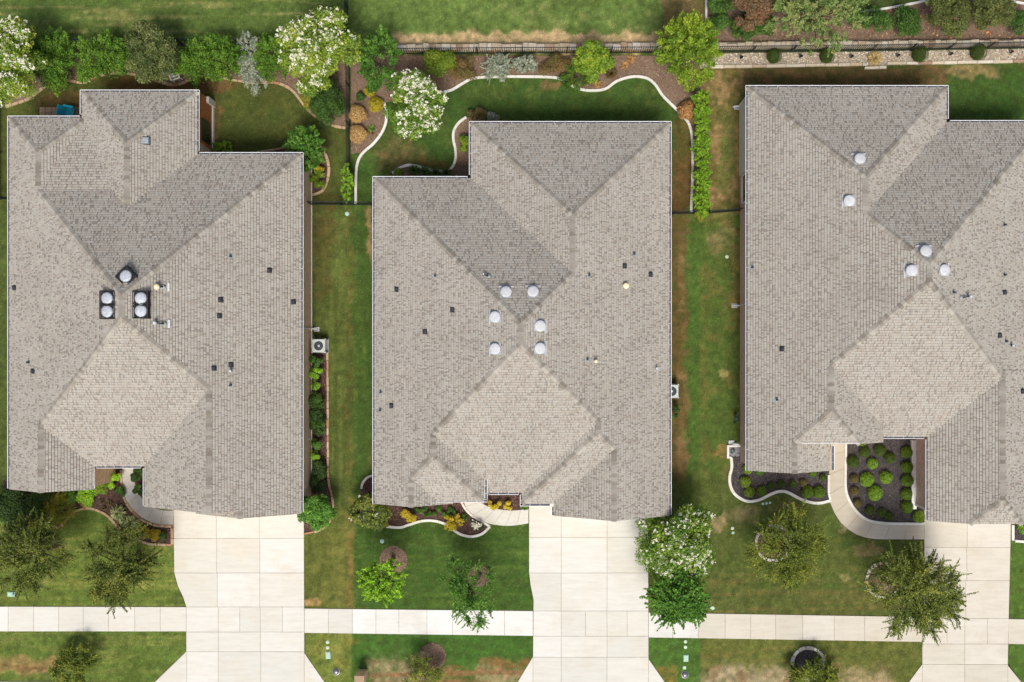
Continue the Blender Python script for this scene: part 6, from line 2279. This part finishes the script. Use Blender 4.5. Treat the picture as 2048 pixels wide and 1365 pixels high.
# path lights in the gravel
def path_light(px, py, lb):
    x, y, _ = G(px, py, .3)
    o = empty('path_light', (x, y, 0), lb, 'garden light', 'black spotlights in the gravel strip')
    MB().tube([(0, 0, 0), (0, 0, .24)], .014, 6).build('stake', M['black'], o)
    MB().tube([(-.05, -.05, .2), (.0, .0, .27), (.05, .04, .34)], [.03, .06, .065], 10).build('lamp_head', M['black'], o)
    MB().box(-.07, .07, -.05, .07, .33, .345).build('visor', M['black'], o)


for x, y, lb in [(1483, 115, 'leftmost black spotlight in the gravel'), (1602, 113, 'black spotlight between the two left clipped domes'), (1704, 113, 'black spotlight left of the tan grass mound'), (1797, 111, 'black spotlight right of the tan grass mound'),
                 (1903, 108, 'black spotlight between the two right clipped domes'), (2024, 104, 'rightmost black spotlight in the gravel')]:
    path_light(x, y, lb)

# splash blocks
def splash(px, py, lb, rot=0):
    x, y, _ = G(px, py, .05)
    o = empty('splash_block', (x, y, 0), lb, 'splash block', 'splash blocks under the downspouts', rz=rot)
    w, l, t = .11, .15, .025
    MB().box(-l, l, -w, w, 0, .03).build('tray', M['pipe_grey'], o)
    MB().box(-l, l, -w, -w + t, .03, .08).box(-l, l, w - t, w, .03, .08).box(l - t, l, -w + t, w - t, .03, .08).build('side_wall', M['white'], o)


splash(633, 659, 'splash block under the downspout above the air conditioner')
splash(1474, 215, 'splash block at the north-west corner of the right house', math.pi)
splash(1469, 612, 'splash block halfway along the right house west wall', math.pi)
splash(1463, 886, 'grey splash block above the white-edged valve pit', math.pi)

# white-edged pit with a valve beside the right house
x, y, _ = G(1467, 904, .1)
o = empty('valve_pit', (x, y, 0), 'white-edged square pit with dark valve at the right house corner', 'valve pit')
s = .36
MB().box(-s, s, s - .1, s, 0, .16, bev=.01).box(-s, -s + .12, -s, s - .1, 0, .16, bev=.01).box(-s + .12, -s + .25, -s, -s + .1, 0, .16, bev=.01).build('curb', M['curb'], o)
MB().box(-s + .12, s, -s + .1, s - .1, -.01, .03).build('slab', M['meter'], o)
MB().tube([(-.12, -.05, .02), (-.12, -.05, .3), (0, .05, .34), (.05, .1, .05)], .045, 8).build('valve', M['dark_green'], o)
# utility meter on the wall + green post
x, y, _ = G(1473, 838, .5)
o = empty('irrigation_valve', (x, y, 0), 'dark green backflow pipe near the right house west wall', 'pipe')
MB().tube([(0, -.22, 0), (0, -.22, .45), (0, .22, .45), (0, .22, 0)], .035, 8).build('pipe', M['dark_green'], o)
MB().box(-.08, .08, -.08, .08, .38, .55, bev=.02).build('valve_body', M['dark_green'], o)

# patio slab and blue chair behind the left house
x0, y0, _ = G(80, 231); x1, y1, _ = G(162, 215)
pt = MB().box(x0, x1, y0 - 1, y1, -.05, .03).build('patio', M['joint'])
tag(pt, kind='structure')
for i in range(7):
    for j in range(3):
        a = x0 + (x1 - x0) * i / 7; b = x0 + (x1 - x0) * (i + 1) / 7
        t1 = y1 - j * .3; t0 = t1 - .3
        cxm, cym = (a + b) / 2, (t0 + t1) / 2
        MB().box(-(b - a) / 2 + .006, (b - a) / 2 - .006, -.144, .144, 0, .055, bev=.006).build('patio_stone', M['paver'], pt, loc=(cxm, cym, 0))
x, y, _ = G(132, 225, .4)
o = empty('garden_chair', (x, y, .055), 'turquoise garden chair on the small patio behind the left house', 'chair', rz=-.2)
for k in range(5):
    MB().box(-.0 + k * .085, .075 + k * .085, -.26, .26, .36 - k * .0, .385, bev=.006).build('seat_slat', M['blue'], o)
for k in range(5):
    bm_ = MB(); yy = -.25 + k * .102
    bm_.add([(-.0, yy, .38), (-.0, yy + .092, .38), (-.2, yy + .092, .95), (-.2, yy, .95), (-.03, yy, .375), (-.03, yy + .092, .375), (-.23, yy + .092, .94), (-.23, yy, .94)],
            [(0, 1, 2, 3), (7, 6, 5, 4), (3, 2, 6, 7), (0, 3, 7, 4), (1, 5, 6, 2)]).build('back_slat', M['blue'], o)
for s_ in (-1, 1):
    MB().box(-.12, .42, s_ * .31 - .055, s_ * .31 + .055, .55, .575, bev=.006).build('armrest', M['blue'], o)
    for xx in (-.08, .38):
        MB().box(xx - .03, xx + .03, s_ * .29 - .025, s_ * .29 + .025, 0, .55).build('leg', M['blue'], o)
# white lounge chair under the shrubs
x, y, _ = G(350, 152, .4)
o = empty('garden_chair', (x, y, 0), 'white garden chair half hidden by the back shrubs of the left house', 'chair', rz=.35)
MB().box(-.22, .22, -.05, .05, .40, .43, bev=.01).box(-.22, .22, .1, .16, .40, .43, bev=.01).box(-.22, .22, -.22, -.14, .40, .43, bev=.01).build('seat', M['white'], o)
MB().box(-.2, .2, .2, .24, .42, .85, bev=.01).build('backrest', M['white'], o)
for a in (-1, 1):
    MB().box(a * .24 - .03, a * .24 + .03, -.24, .24, .58, .61, bev=.01).build('armrest', M['white'], o)
    for b in (-.2, .2):
        MB().box(a * .22 - .02, a * .22 + .02, b - .02, b + .02, 0, .58).build('leg', M['white'], o)
# brick mailbox pillar at the lower edge
x, y, _ = G(719, 1362, 1.2)
o = empty('mailbox_pillar', (x, y, 0), 'tan masonry mailbox pillar top at the lower frame edge', 'mailbox')
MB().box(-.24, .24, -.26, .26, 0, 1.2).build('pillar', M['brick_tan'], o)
MB().box(-.27, .27, -.29, .29, 1.2, 1.27, bev=.02).build('cap', M['paver'], o)
# small white dryer hood and pipe on left wall / lamp below gutter
x, y, _ = G(614, 880, .9)
o = empty('wall_bracket', (x + .0, y, .8), 'small pale hose bracket on the left house east wall', 'bracket')
MB().box(-.1, .05, -.06, .06, 0, .14, bev=.01).build('plate', M['vent_white'], o)
MB().tube([(0, 0, .1), (.14, .05, .12), (.2, .1, .02)], .018, 6).build('spout', M['galv'], o)

grass(230000)
print('leaf triangles', TRI[0])
